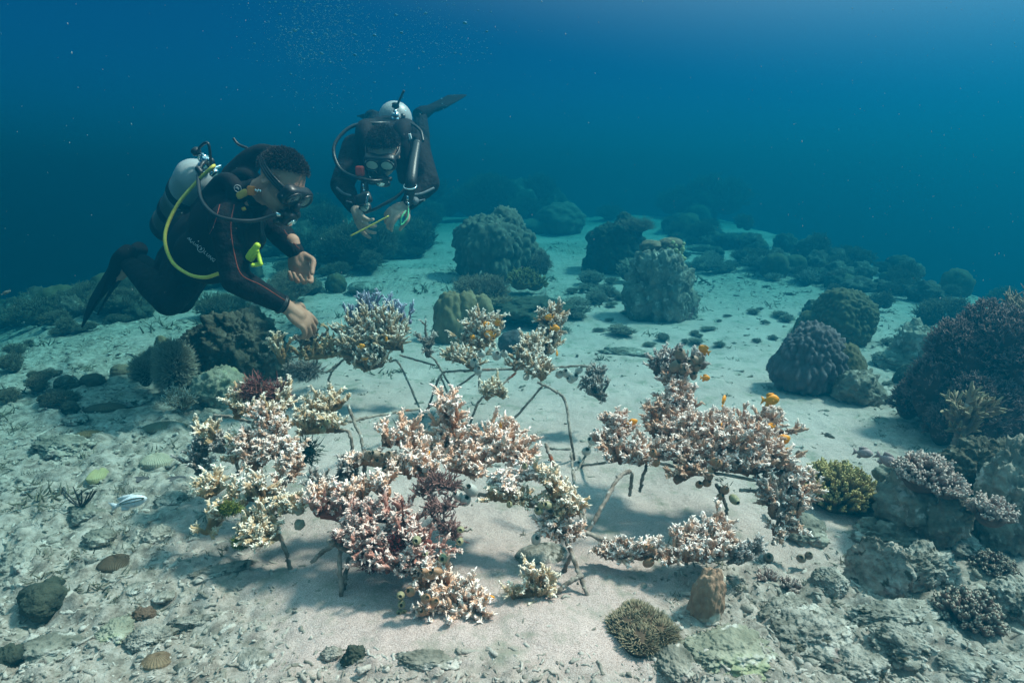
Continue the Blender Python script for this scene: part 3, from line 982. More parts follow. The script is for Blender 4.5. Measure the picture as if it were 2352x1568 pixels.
algae("dark weed mat under the back frame corner by the hand", [(700, 850, 2.85, 42, 20)], MATS["dull_grey_coral"], 500, 0.04, 306, r=0.002)

# ------------------------------------------------------------------ divers
from mathutils.bvhtree import BVHTree

M_SUIT = mat("black_neoprene", (0.003, 0.0035, 0.005), (0.008, 0.009, 0.012), 20, 0.8, 0.7, 26, bdist=0.025, spec=0.16)
M_VEST = mat("black_nylon", (0.004, 0.0045, 0.006), (0.010, 0.011, 0.013), 30, 0.75, 0.4, 120, bdist=0.004, spec=0.15)
M_FIN = mat("matte_black_fin", (0.004, 0.004, 0.005), (0.010, 0.010, 0.012), 20, 0.9, 0.3, 60, spec=0.06)
M_RUB = mat("black_rubber", (0.008, 0.008, 0.009), (0.018, 0.018, 0.02), 30, 0.42, 0.1, 120, spec=0.5)
M_SKIN = mat("tan_skin", (0.36, 0.18, 0.12), (0.46, 0.25, 0.17), 14, 0.6, 0.35, 240, bdist=0.002, spec=0.35)
M_SKIN2 = mat("light_skin", (0.42, 0.27, 0.21), (0.54, 0.36, 0.28), 14, 0.6, 0.3, 240, bdist=0.002, spec=0.35)
M_HAIR = mat("black_hair", (0.006, 0.005, 0.005), (0.022, 0.018, 0.016), 50, 0.6, 0.2, 200)
M_TANK = mat("shaded_tank_paint", (0.055, 0.058, 0.05), (0.10, 0.10, 0.085), 6, 0.4, 0.08, 60, spec=0.5, tips=((0.15, 0.16, 0.15), (0.33, 0.35, 0.36)), tipmid=0.5, extra=[((0.28, 0.29, 0.28), 18, 0.66)])  # dark lower body is shade painted into the colour
M_CHROME = mat("chrome", (0.78, 0.78, 0.80), (0.92, 0.92, 0.94), 8, 0.14, 0.0, metal=1.0)
M_YEL = mat("yellow_hose", (0.55, 0.46, 0.06), (0.72, 0.62, 0.12), 26, 0.5, 0.2, 120, bdist=0.002)
M_NEON = mat("neon_yellow_plastic", (0.52, 0.66, 0.04), (0.66, 0.78, 0.06), 20, 0.4, 0.1)
M_ORANGE = mat("orange_plastic", (0.75, 0.18, 0.02), (0.85, 0.26, 0.03), 20, 0.45, 0.1)
M_AMBER = mat("amber_webbing", (0.62, 0.34, 0.05), (0.75, 0.45, 0.08), 40, 0.7, 0.3, 200)
M_WHITE = mat("white_print", (0.62, 0.64, 0.66), (0.74, 0.76, 0.78), 30, 0.6, 0.0)
M_SEAM = mat("red_orange_seam", (0.20, 0.04, 0.022), (0.30, 0.06, 0.03), 40, 0.6, 0.0)
M_GREYP = mat("grey_panel", (0.07, 0.09, 0.11), (0.13, 0.16, 0.18), 40, 0.6, 0.1)
M_LENS = mat("dark_glass", (0.012, 0.014, 0.016), (0.03, 0.035, 0.04), 5, 0.05, 0.0, spec=0.8)
M_LENSL = mat("painted_reflection_lens", (0.62, 0.72, 0.62), (0.82, 0.88, 0.80), 14, 0.3, 0.1, spec=0.8)  # pale green reflection painted into the lens colour
M_DIAL = mat("pale_dial", (0.55, 0.60, 0.52), (0.68, 0.72, 0.64), 30, 0.4, 0.0)
M_REDP = mat("red_plastic", (0.55, 0.04, 0.02), (0.66, 0.07, 0.03), 30, 0.5, 0.0)
M_LIME = mat("lime_cord", (0.10, 0.55, 0.25), (0.18, 0.70, 0.36), 30, 0.5, 0.0)


def remesh(mb, voxel, name, m, parent, it=2, fac=0.5):
    me = mb.mesh("tmp")
    o = bpy.data.objects.new("tmp", me)
    C.objects.link(o)
    r = o.modifiers.new("r", 'REMESH')
    r.mode = 'VOXEL'
    r.voxel_size = voxel
    sm = o.modifiers.new("s", 'SMOOTH')
    sm.iterations = it
    sm.factor = fac
    dg = bpy.context.evaluated_depsgraph_get()
    nm = bpy.data.meshes.new_from_object(o.evaluated_get(dg))
    bpy.data.objects.remove(o)
    bpy.data.meshes.remove(me)
    n = len(nm.vertices)
    v = np.empty(n * 3, np.float32)
    nm.vertices.foreach_get("co", v)
    faces = [tuple(p.vertices) for p in nm.polygons]
    out = MB()
    out.add(v.reshape(-1, 3), [f for f in faces if len(f) == 3], [f for f in faces if len(f) == 4])
    bpy.data.meshes.remove(nm)
    return out.build(name, m, parent)


def limb(mb, pts, rad, n=None, k=14):
    """closed fat limb: tube with balls at both ends"""
    pts = np.asarray(pts, float)
    n = n or 10 * len(pts)
    p = spline(pts, n)
    rr = np.interp(np.linspace(0, 1, n), np.linspace(0, 1, len(rad)), rad)
    tubes(mb, p[None], rr[None], k, caps=True)
    ball(mb, p[0], rr[0], 3)
    ball(mb, p[-1], rr[-1], 3)


def hand(mb, wrist, d, nrm_, thumb, curls, sc=1.0, spread=0.10, thumb_curl=0.5):
    """palm, four unequal fingers in three bent phalanges, thumb from the side of the palm"""
    wrist = np.asarray(wrist, float)
    d = norm(d)
    nrm_ = norm(np.asarray(nrm_) - d * np.dot(nrm_, d))
    s = np.cross(d, nrm_) * thumb
    Bp = np.stack([s, d, nrm_])
    limb(mb, [wrist - d * 0.05, wrist + d * 0.02, wrist + d * 0.05 * sc], [0.026 * sc, 0.024 * sc, 0.026 * sc])
    ball(mb, wrist + d * 0.050 * sc, np.array((0.040, 0.052, 0.018)) * sc, 3, Bp)
    ball(mb, wrist + d * 0.072 * sc + s * 0.004, np.array((0.040, 0.030, 0.016)) * sc, 3, Bp)
    ball(mb, wrist + d * 0.035 * sc + s * 0.022 + nrm_ * 0.008, np.array((0.018, 0.032, 0.017)) * sc, 3, Bp)
    offs = (0.031, 0.0105, -0.0105, -0.029)
    base = (0.088, 0.094, 0.089, 0.080)
    Ls = (0.072, 0.080, 0.075, 0.058)
    for j in range(4):
        p = wrist + d * base[j] * sc + s * offs[j] * sc
        ang = 0.0
        dirn = norm(d + s * spread * (1.5 - j) * 0.8)
        pts, rad = [p - d * 0.02 * sc], [0.0105 * sc]
        for q, fr in enumerate((0.46, 0.30, 0.24)):
            ang += curls[j] * (0.85, 1.1, 0.7)[q]
            dd = dirn * math.cos(ang) + nrm_ * math.sin(ang)
            if q == 0:
                pts.append(p)
                rad.append(0.0105 * sc)
            p = p + dd * Ls[j] * fr * sc
            pts.append(p)
            rad.append((0.0092, 0.0085, 0.0070)[q] * sc)
        limb(mb, pts, rad, 26, 8)
    p = wrist + d * 0.022 * sc + s * 0.030 * sc + nrm_ * 0.006
    d1 = norm(d * 0.75 + s * 0.75 + nrm_ * 0.35)
    d2 = norm(d * (0.95) + s * (0.35 - thumb_curl) + nrm_ * 0.55)
    limb(mb, [p, p + d1 * 0.042 * sc, p + d1 * 0.042 * sc + d2 * 0.032 * sc, p + d1 * 0.042 * sc + d2 * 0.056 * sc], [0.014 * sc, 0.0115 * sc, 0.0100 * sc, 0.008 * sc], 22, 8)


def head(mb, c, B, sc=1.0):
    def q(x, y, z):
        return c + np.array((x, y, z)) * sc @ B
    ball(mb, q(0, -0.015, 0.030), np.array((0.074, 0.094, 0.088)) * sc, 4, B)
    ball(mb, q(0, 0.030, 0.005), np.array((0.066, 0.062, 0.082)) * sc, 4, B)
    ball(mb, q(0, 0.030, -0.055), np.array((0.055, 0.058, 0.055)) * sc, 4, B)
    ball(mb, q(0, 0.070, -0.088), np.array((0.026, 0.022, 0.018)) * sc, 3, B)          # chin
    ball(mb, q(0, 0.100, -0.018), np.array((0.013, 0.020, 0.024)) * sc, 3, B)          # nose
    ball(mb, q(0, 0.090, -0.052), np.array((0.026, 0.012, 0.007)) * sc, 3, B)          # lips
    ball(mb, q(0, 0.088, -0.062), np.array((0.023, 0.012, 0.007)) * sc, 3, B)
    for s in (-1, 1):
        ball(mb, q(s * 0.032, 0.078, 0.040), np.array((0.026, 0.014, 0.010)) * sc, 3, B)   # brow
        ball(mb, q(s * 0.042, 0.066, -0.022), np.array((0.024, 0.020, 0.018)) * sc, 3, B)  # cheek
        ball(mb, q(s * 0.032, 0.076, 0.016), np.array((0.016, 0.012, 0.011)) * sc, 3, B)   # eyelid
        e = norm(np.array((s * 1.0, -0.45, 0)))
        Be = np.stack([e, np.cross((0, 0, 1), e), np.array((0, 0, 1.0))]) @ B
        for a in np.linspace(0, 2 * np.pi, 14, endpoint=False):                            # ear rim
            ball(mb, q(s * 0.079, -0.012 + 0.017 * math.cos(a), -0.002 + 0.027 * math.sin(a)), 0.0062 * sc, 2)
        ball(mb, q(s * 0.074, -0.012, -0.002), np.array((0.005, 0.017, 0.026)) * sc, 3, Be)
        ball(mb, q(s * 0.077, -0.006, -0.030), 0.008 * sc, 2)
    return q


def hair(t, c, B, sc, seed, n=4200, L=0.030, low=0.0, slope=0.9):
    rg = np.random.default_rng(seed)
    mb = MB()
    v, f = ico(5)
    keep = lambda p: (p[:, 2] > 0.15 - low + slope * np.maximum(p[:, 1], 0) - 0.55 * np.maximum(-p[:, 1], 0) * 1.4)
    rad = np.array((0.080, 0.101, 0.096)) * sc
    k = keep(v)
    fk = f[k[f].all(1)]
    used = np.unique(fk)
    mp = np.full(len(v), -1)
    mp[used] = np.arange(len(used))
    org = c + np.array((0, -0.015, 0.028)) * sc @ B
    off = 1 + 0.04 * vnoise(v[used] * 9, 4)[:, None]
    mb.add((v[used] * rad * off) @ B + org, mp[fk])
    d = unit_rand(rg, n * 3)
    d = d[keep(d)][:n]
    p = (d * rad * 0.99) @ B + org
    lean = norm(d + np.array((0, 0.25, 0.25))) @ B
    fuzz(mb, p, lean, L * sc, 0.0016 * sc, rg, spread=0.8, up=0.0, k=4, m=4)
    return mb.build("hair", M_HAIR, t)


def bvh(o):
    me = o.data
    off = Vector(o["_org"])
    return BVHTree.FromPolygons([v.co + off for v in me.vertices], [tuple(p.vertices) for p in me.polygons])


def on(bv, u, v, lift=0.003):
    d = Vector(ray(u, v)).normalized()
    h = bv.ray_cast(Vector((0, 0, CAM_H)), d)
    if h[0] is None:
        return None, None
    n = h[1] if h[1].dot(d) < 0 else -h[1]
    return np.array(h[0] - d * lift), np.array(n)


def seam(bvs, pts, r, m, parent, name, lift=0.001, n=40):
    p = spline([(a, b, 0) for a, b in pts], n)
    out = []
    for a in p:
        best = None
        for bv in bvs:
            h, _ = on(bv, a[0], a[1], lift)
            if h is not None and (best is None or h[1] < best[1]):
                best = h
        if best is not None:
            out.append(best)
    if len(out) < 4:
        return None
    mb = MB()
    q = np.array(out)
    tubes(mb, q[None], np.full((1, len(q)), r), 6, caps=True)
    return mb.build(name, m, parent)


def lettering(txt, at, right, normal, h, m, parent, name="lettering"):
    cu = bpy.data.curves.new("t", 'FONT')
    cu.body = txt
    cu.size = h
    cu.extrude = h * 0.04
    cu.align_x = 'CENTER'
    cu.align_y = 'CENTER'
    o = bpy.data.objects.new("t", cu)
    C.objects.link(o)
    dg = bpy.context.evaluated_depsgraph_get()
    me = bpy.data.meshes.new_from_object(o.evaluated_get(dg))
    bpy.data.objects.remove(o)
    X = norm(right)
    Z = norm(np.asarray(normal) - X * np.dot(normal, X))
    Y = np.cross(Z, X)
    org = np.array(parent["_org"])
    for v in me.vertices:
        p = np.asarray(at) + X * v.co[0] + Y * v.co[1] + Z * v.co[2]
        v.co = p - org
    me.materials.clear()
    me.materials.append(m)
    ob = bpy.data.objects.new(name, me)
    C.objects.link(ob)
    ob.parent = parent
    ob["_org"] = [float(x) for x in org]
    return ob


def ring_logo(at, right, normal, r, m, parent, name="logo"):
    X = norm(right)
    Z = norm(np.asarray(normal) - X * np.dot(normal, X))
    Y = np.cross(Z, X)
    mb = MB()
    a = np.linspace(0, 2 * np.pi, 33)
    p = np.asarray(at) + r * (np.cos(a)[:, None] * X + np.sin(a)[:, None] * Y)
    tubes(mb, p[None], np.full((1, 33), r * 0.10), 5)
    z = [(-0.38, 0.42), (0.12, 0.42), (-0.14, 0.04), (0.24, 0.04), (-0.10, -0.50)]
    pz = np.array([np.asarray(at) + r * (x * X + y * Y) for x, y in z])
    for i in range(4):
        tubes(mb, pz[None, i:i + 2], np.full((1, 2), r * 0.13), 5, caps=True)
    return mb.build(name, m, parent)


def fin_blade(t, heel, tip, wdir, w0, w1, th=0.014, name="fin"):
    heel, tip = np.asarray(heel), np.asarray(tip)
    ax = norm(tip - heel)
    wd = norm(np.asarray(wdir) - ax * np.dot(wdir, ax))
    nn = np.cross(ax, wd)
    L = np.linalg.norm(tip - heel)
    mb = MB()
    n, k = 26, 18
    s = np.linspace(0, 1, n)
    foot = np.exp(-((s - 0.12) / 0.22) ** 2)
    wid = np.interp(s, [0, 0.08, 0.3, 0.45, 0.95, 1], [0.045, 0.05, 0.055, 0.5 * w0, 0.5 * w1, 0.46 * w1])
    thk = th * (1 - 0.6 * s) + 0.034 * foot
    bend = 0.06 * L * (s ** 2)
    ang = np.arange(k) * 2 * np.pi / k
    ca, sa = np.cos(ang), np.sin(ang)
    rail = 1 + 1.2 * (np.abs(ca) > 0.9) * (s[:, None] > 0.3)
    v = heel + (ax * (L * s)[:, None] + nn * bend[:, None])[:, None, :] + wd * (wid[:, None] * ca)[:, :, None] + nn * (thk[:, None] * sa * rail)[:, :, None]
    idx = np.arange(n * k).reshape(n, k)
    i2 = np.roll(idx, -1, 1)
    q = np.stack([idx[:-1], i2[:-1], i2[1:], idx[1:]], -1).reshape(-1, 4)
    V = np.concatenate([v.reshape(-1, 3), [v[0].mean(0)], [v[-1].mean(0)]])
    t0 = [(n * k, i2[0, j], idx[0, j]) for j in range(k)]
    t1 = [(n * k + 1, idx[-1, j], i2[-1, j]) for j in range(k)]
    mb.add(V, t0 + t1, q)
    return mb.build(name, M_FIN, t)


def dive_mask(t, q, B, sc, lens_m):
    mb = MB()
    box(mb, q(0, 0.086, 0.012), np.array((0.078, 0.026, 0.042)) * sc, B)
    ball(mb, q(0, 0.118, -0.018), np.array((0.018, 0.020, 0.024)) * sc, 3, B)
    for s in (-1, 1):
        a = np.linspace(0, 2 * np.pi, 25)
        lp = np.array([q(s * 0.038 + 0.034 * math.cos(x) * (1 - 0.12 * math.sin(x)), 0.113, 0.014 + 0.030 * math.sin(x)) for x in a])
        tubes(mb, lp[None], np.full((1, 25), 0.005 * sc), 6)
    mk = mb.build("dive_mask", M_RUB, t)
    for s in (-1, 1):
        l = MB()
        ball(l, q(s * 0.038, 0.1115, 0.014), np.array((0.037, 0.005, 0.032)) * sc, 3, B)
        l.build("lens", lens_m, mk)
    st = MB()
    a = np.linspace(0.30, 2 * np.pi - 0.30, 44) + np.pi / 2
    for z in (-0.004, 0.006, 0.016):
        sp = np.array([q(0.087 * math.cos(x), -0.010 + 0.108 * math.sin(x), z + 0.012 - 0.006 * math.sin(x)) for x in a])
        tubes(st, sp[None], np.full((1, 44), 0.0058 * sc), 6)
    st.build("strap", M_RUB, mk)
    return mk


def regulator(t, q, B, sc, cap_m, name="regulator"):
    mb = MB()
    lathe(mb, [(0.0, -0.022), (0.030, -0.022), (0.037, -0.012), (0.037, 0.010), (0.031, 0.020), (0.0, 0.022)], q(0, 0.128, -0.070), norm(np.array((0, 1, -0.15)) @ B), 22)
    limb(mb, [q(0, 0.085, -0.062), q(0, 0.115, -0.066)], [0.015 * sc, 0.020 * sc])
    limb(mb, [q(-0.045, 0.118, -0.070), q(0.045, 0.118, -0.070)], [0.012 * sc, 0.012 * sc])
    ball(mb, q(0, 0.112, -0.108), np.array((0.042, 0.018, 0.020)) * sc, 3, B)
    r = mb.build(name, M_RUB, t)
    c = MB()
    lathe(c, [(0.0, 0.0), (0.020, 0.0), (0.020, 0.004), (0.0, 0.005)], q(0, 0.151, -0.073), norm(np.array((0, 1, -0.15)) @ B), 18)
    limb(c, [q(0.048, 0.118, -0.070), q(0.060, 0.116, -0.070)], [0.009 * sc, 0.009 * sc])
    c.build("purge_cap", cap_m, r)
    return r


def tank(t, top, bottom, r, up):
    top, bottom = np.asarray(top, float), np.asarray(bottom, float)
    ax = norm(top - bottom)
    L = np.linalg.norm(top - bottom)
    mb = MB()
    prof = [(0.0, 0.0), (r * 0.9, 0.0), (r, 0.02)] + [(r, h) for h in np.linspace(0.03, L - r * 0.95, 26)] + [(r * math.cos(a), L - r * 0.95 + r * 0.85 * math.sin(a)) for a in np.linspace(0.1, 1.35, 9)] + [(0.022, L + 0.01), (0.0, L + 0.012)]
    lathe(mb, prof, bottom, ax, 36, tip=[float(np.clip((h - (L - 0.30)) / 0.06, 0, 1)) for r_, h in prof])  # tip sets the pale top apart from the painted shade below
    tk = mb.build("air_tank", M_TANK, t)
    for h in (0.30, 0.62):
        b = MB()
        lathe(b, [(r * 1.0, L * h - 0.024), (r * 1.05, L * h - 0.022), (r * 1.05, L * h + 0.022), (r * 1.0, L * h + 0.024)], bottom, ax, 36)
        b.build("tank_band", M_VEST, tk)
    bo = MB()
    lathe(bo, [(0.0, -0.012), (r * 1.0, -0.012), (r * 1.06, -0.004), (r * 1.06, 0.05), (r * 1.0, 0.052)], bottom, ax, 36)
    bo.build("tank_boot", M_RUB, tk)
    return tk, ax, L


def valve(tk, top, ax, fwd):
    """chrome valve pillar, yoke and first stage on the tank neck, black handwheel"""
    sd = norm(np.cross(ax, fwd))
    fwd = norm(np.cross(sd, ax))
    v = MB()
    lathe(v, [(0.0, 0.0), (0.020, 0.0), (0.020, 0.018), (0.014, 0.022), (0.014, 0.058), (0.018, 0.062), (0.016, 0.074), (0.0, 0.076)], top, ax, 16)
    o = top + ax * 0.045
    lathe(v, [(0.0, -0.012), (0.019, -0.012), (0.019, 0.008), (0.024, 0.010), (0.024, 0.030), (0.018, 0.034), (0.018, 0.056), (0.023, 0.058), (0.021, 0.074), (0.0, 0.076)], o, fwd, 18)
    for k in (-1, 1):
        limb(v, [o + fwd * 0.02 + ax * 0.022 * k, o - fwd * 0.02 + ax * 0.026 * k, o - fwd * 0.036 + ax * 0.004 * k], [0.006, 0.006, 0.006], 12, 8)
        limb(v, [o + fwd * 0.045 + sd * 0.016 * k, o + fwd * 0.045 + sd * 0.048 * k], [0.006, 0.007], 8, 8)
    va = v.build("valve", M_CHROME, tk)
    k = MB()
    lathe(k, [(0.0, 0.0), (0.016, 0.002), (0.021, 0.008), (0.021, 0.026), (0.014, 0.032), (0.0, 0.033)], o - fwd * 0.038, -fwd, 14)
    k.build("hand_wheel", M_RUB, va)
    k = MB()
    lathe(k, [(0.0, 0.0), (0.018, 0.002), (0.020, 0.020), (0.010, 0.026), (0.0, 0.027)], top + ax * 0.02 + sd * 0.03, sd, 14)
    k.build("hand_wheel", M_RUB, va)
    return o + fwd * 0.045


# ---- the diver reaching for the frame
def diver_near():
    t = thing("person", "diver in black wetsuit with a yellow hose, reaching down to the coral frame", "person", P(385, 705, 2.78), "divers working on the reef")
    Bh = basis((0.62, -0.27, -0.72), (0.72, -0.10, 0.68))
    hc = P(645, 418, 2.62)
    neck = P(578, 452, 2.70)
    rs, ls = P(522, 512, 2.57), P(608, 478, 2.86)
    re, le = P(541, 643, 2.48), P(636, 528, 2.78)
    rw, lw = P(657, 704, 2.58), P(678, 578, 2.72)
    hips = P(432, 600, 3.05)
    rh, lh = P(432, 612, 2.95), P(446, 596, 3.14)
    rk, lk = P(388, 690, 2.78), P(412, 688, 3.02)
    ra, la = P(292, 602, 3.02), P(318, 592, 3.28)
    sk = MB()
    q = head(sk, hc, Bh, 1.03)
    limb(sk, [neck - norm(hc - neck) * 0.03, neck * 0.5 + hc * 0.5, hc + np.array((0, -0.02, -0.02)) @ Bh], [0.062, 0.058, 0.055])
    limb(sk, [neck, P(545, 495, 2.76), P(480, 550, 2.92), hips], [0.06, 0.09, 0.09, 0.09])
    rd = P(716, 748, 2.63) - rw
    hand(sk, rw, rd, P(700, 790, 2.68) - P(700, 740, 2.60), 1, (0.55, 0.62, 0.68, 0.72), 1.32, 0.18)
    ld = P(692, 628, 2.70) - lw
    hand(sk, lw, ld, np.array((0.10, -0.95, -0.1)), -1, (0.62, 0.95, 1.05, 1.1), 1.22, 0.08)
    for a_, b_, c_ in ((rs, re, rw), (ls, le, lw)):
        limb(sk, [neck, a_], [0.045, 0.045])
        limb(sk, [a_, b_], [0.040, 0.034])
        limb(sk, [b_, c_], [0.034, 0.026])
    for a_, b_, c_ in ((rh, rk, ra), (lh, lk, la)):
        limb(sk, [hips, a_], [0.07, 0.07])
        limb(sk, [a_, b_], [0.065, 0.05])
        limb(sk, [b_, b_ * 0.5 + c_ * 0.5, c_], [0.045, 0.045, 0.034])
        ft = c_ + norm(P(182, 715, 3.15) - c_) * 0.13
        limb(sk, [c_, ft], [0.036, 0.03])
    remesh(sk, 0.0042, "body", M_SKIN, t, 3)
    su = MB()
    ch = P(548, 492, 2.74)
    axd = norm(neck - hips)
    lat = norm(ls - rs)
    Bt = basis(axd, np.cross(lat, axd))
    Bt = np.stack([lat - axd * np.dot(lat, axd), axd, np.cross(lat, axd)])
    Bt = norm(Bt)
    ball(su, ch - axd * 0.05, (0.185, 0.20, 0.125), 4, Bt)
    ball(su, P(485, 548, 2.90), (0.165, 0.20, 0.120), 4, Bt)
    ball(su, hips + axd * 0.02, (0.170, 0.15, 0.125), 4, Bt)
    limb(su, [neck - axd * 0.03, neck + norm(hc - neck) * 0.035], [0.082, 0.067])
    for a_, b_, c_, f_ in ((rs, re, rw, 0.90), (ls, le, lw, 0.99)):
        limb(su, [neck - axd * 0.06, a_], [0.075, 0.076])
        limb(su, [a_, a_ * 0.6 + b_ * 0.4, b_], [0.076, 0.066, 0.058])
        e = b_ + (c_ - b_) * f_
        limb(su, [b_, b_ * 0.65 + e * 0.35, e], [0.058, 0.056, 0.040])
    for a_, b_, c_ in ((rh, rk, ra), (lh, lk, la)):
        limb(su, [a_, a_ * 0.6 + b_ * 0.4, b_], [0.115, 0.100, 0.072])
        e = b_ + (c_ - b_) * 0.88
        limb(su, [b_, b_ * 0.6 + e * 0.4, e], [0.070, 0.068, 0.046])
        f2 = c_ + norm(P(182, 715, 3.15) - c_) * 0.02
    suit = remesh(su, 0.008, "wetsuit", M_SUIT, t, 4)
    bs = bvh(suit)
    seam([bs], [(538, 470), (530, 520), (540, 590), (556, 632), (600, 655), (655, 690)], 0.0020, M_SEAM, suit, "seam_piping")
    seam([bs], [(468, 560), (490, 520), (505, 470)], 0.0014, M_SEAM, suit, "seam_piping")
    seam([bs], [(652, 528), (668, 550), (688, 572)], 0.0014, M_SEAM, suit, "seam_piping")
    # fins and boots
    for a_, tip_, wd in ((ra, P(180, 716, 3.18), (-0.40, 0.8, 0.42)), (la, P(222, 690, 3.50), (-0.30, 0.85, 0.35))):
        ax = norm(tip_ - a_)
        fin_blade(t, a_ - ax * 0.05 + np.array((-0.01, 0.0, 0.025)), tip_, wd, 0.19, 0.20)
    # vest
    ve = MB()
    ball(ve, ch - axd * 0.06, (0.200, 0.20, 0.145), 4, Bt)
    ball(ve, P(480, 555, 2.88), (0.185, 0.17, 0.150), 4, Bt)
    ball(ve, P(478, 588, 2.70), (0.150, 0.085, 0.125), 4)
    ball(ve, P(430, 545, 2.95), (0.10, 0.12, 0.13), 3)
    for s_, pt in ((1, rs), (-1, ls)):
        limb(ve, [ch - axd * 0.10 + Bt[2] * 0.10 + (pt - ch) * 0.35, pt * 0.55 + neck * 0.45 + np.array((0, 0, 0.055)), pt * 0.45 + neck * 0.55 - np.array((0, 0, -0.03)) - Bt[2] * 0.10, ch - axd * 0.16 - Bt[2] * 0.12 + (pt - ch) * 0.4], [0.055, 0.040, 0.034, 0.04])
    limb(ve, [P(545, 410, 2.86), P(572, 372, 2.82), P(600, 352, 2.80), P(628, 350, 2.78)], [0.07, 0.052, 0.040, 0.03])
    vest = remesh(ve, 0.008, "buoyancy_vest", M_VEST, t, 4)
    bv = bvh(vest)
    a0, n0 = on(bv, 465, 575, 0.004)
    n_cam = norm(np.array((0, 0, CAM_H)) - a0)
    rt = norm(P(492, 601, 2.6) - P(440, 552, 2.6))
    nn = norm(n_cam + 0.35 * n0) if n0 is not None else n_cam
    for txt, (u, v) in (("A", (434, 548)), ("Q", (440, 553)), ("U", (446.5, 559)), ("A", (452.5, 564)), ("L", (471, 580)), ("U", (477, 586)), ("N", (483.5, 592)), ("G", (490, 597))):
        a_, n_ = on(bv, u, v, 0.005)
        lettering(txt, a_, rt, nn, 0.019, M_WHITE, vest)
    a_, n_ = on(bv, 461.5, 572, 0.005)
    ring_logo(a_, rt, nn, 0.013, M_WHITE, vest)
    bb = [bs, bv]

    def hit(u, v, l=0.004):
        h = [on(x, u, v, l)[0] for x in bb]
        h = [x for x in h if x is not None]
        return min(h, key=lambda x: x[1]) if h else P(u, v, 2.55)
    a_ = hit(546, 433, 0.006)
    ring_logo(a_, (0.8, 0, 0.5), norm(np.array((0, 0, CAM_H)) - a_), 0.014, M_WHITE, vest)
    # amber strap, orange whistle, neon clip gear
    s1 = MB()
    box(s1, hit(556, 446, 0.012), (0.026, 0.008, 0.014), basis((0.1, 1, 0), (-0.42, 0, 0.9)))
    s1.build("shoulder_buckle", M_AMBER, vest)
    s1 = MB()
    box(s1, hit(560, 480, 0.01), (0.008, 0.006, 0.007), basis((0, 1, 0), (-0.42, 0, 0.9)))
    s1.build("shoulder_buckle", M_AMBER, vest)
    s2 = MB()
    wp = P(578, 438, 2.57)
    limb(s2, [P(574, 433, 2.58), P(580, 442, 2.57)], [0.012, 0.013])
    box(s2, wp, (0.015, 0.012, 0.019), basis((0, 1, 0), (0.15, 0, 1)))
    wh = s2.build("whistle", M_ORANGE, t)
    s3 = MB()
    for k in range(4):
        ball(s3, P(587 + 4 * k, 437 + (k % 2) * 2, 2.565), 0.0055, 2)
    s3.build("snap_ring", M_CHROME, wh)
    c = MB()
    for (u0, v0, u1, v1, r0) in ((572, 590, 591, 564, 0.014), (576, 594, 590, 576, 0.010), (592, 582, 599, 606, 0.009), (599, 606, 580, 609, 0.009)):
        limb(c, [P(u0, v0, 2.50), P(u1, v1, 2.48)], [r0, r0 * 0.9], 8, 8)
    box(c, P(578, 586, 2.51), (0.018, 0.010, 0.026), basis((0, 1, 0), (0.6, 0, 0.8)))
    octo = c.build("spare_regulator", M_NEON, t)
    d = MB()
    box(d, P(585, 597, 2.53), (0.022, 0.016, 0.028), basis((0, 1, 0), (-0.3, 0, 1)))
    d.build("second_stage_body", M_RUB, octo)
    e = MB()
    hose(e, [P(600, 500, 2.66), P(601, 525, 2.64), P(604, 548, 2.63)], [0.008, 0.009, 0.014], 16)
    ball(e, P(604, 548, 2.63), (0.014, 0.012, 0.024), 3)
    e.build("inflator", M_RUB, vest)
    # tank
    top, bot = P(462, 386, 2.92), P(392, 522, 3.26)
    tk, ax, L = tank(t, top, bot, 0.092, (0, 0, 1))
    fs = valve(tk, top + ax * 0.01, ax, np.array((0.75, -0.25, -0.45)))
    fsx = P(500, 352, 2.80)
    y = MB()
    hose(y, [fs, P(490, 382, 2.72), P(452, 418, 2.72), P(405, 475, 2.70), P(379, 540, 2.66), P(393, 597, 2.62), P(430, 628, 2.58), P(470, 637, 2.55), P(506, 627, 2.55)], 0.0075, 110)
    y.build("yellow_hose", M_YEL, t)
    h = MB()
    hose(h, [fs, P(470, 372, 2.80), P(456, 400, 2.74), P(462, 455, 2.62), P(492, 492, 2.50), P(540, 506, 2.47), P(590, 506, 2.50), q(0.06, 0.116, -0.07)], 0.0080, 90)
    hose(h, [fs, P(478, 330, 2.84), P(455, 345, 2.90), P(460, 372, 2.92)], 0.0065, 30)
    hose(h, [P(536, 318, 2.84), P(548, 332, 2.84), P(575, 345, 2.84), P(600, 372, 2.82)], 0.006, 30)
    limb(h, [P(455, 388, 2.73), P(460, 395, 2.73)], [0.013, 0.013])
    h.build("black_hose", M_RUB, t)
    dive_mask(t, q, Bh, 1.03, M_LENS)
    regulator(t, q, Bh, 1.03, M_CHROME)
    sn = MB()
    limb(sn, [P(676, 470, 2.60), P(681, 492, 2.60)], [0.015, 0.017])
    ball(sn, P(681, 495, 2.60), (0.017, 0.015, 0.014), 3)
    sn.build("mask_bracket", M_RUB, t)
    hair(t, hc, Bh, 1.01, 5, 4200, 0.020)
    wb = MB()
    wd = norm(rw - re)
    a = np.linspace(0, 2 * np.pi, 21)
    sx = norm(np.cross(wd, (0, 0, 1)))
    sy = np.cross(wd, sx)
    cpt = re + (rw - re) * 0.90
    for kk in range(2):
        pp = cpt + wd * 0.006 * kk + 0.041 * (np.cos(a)[:, None] * sx + np.sin(a)[:, None] * sy)
        tubes(wb, pp[None], np.full((1, 21), 0.0045), 6)
    wb.build("cuff", M_RUB, suit)
    return t


diver_near()


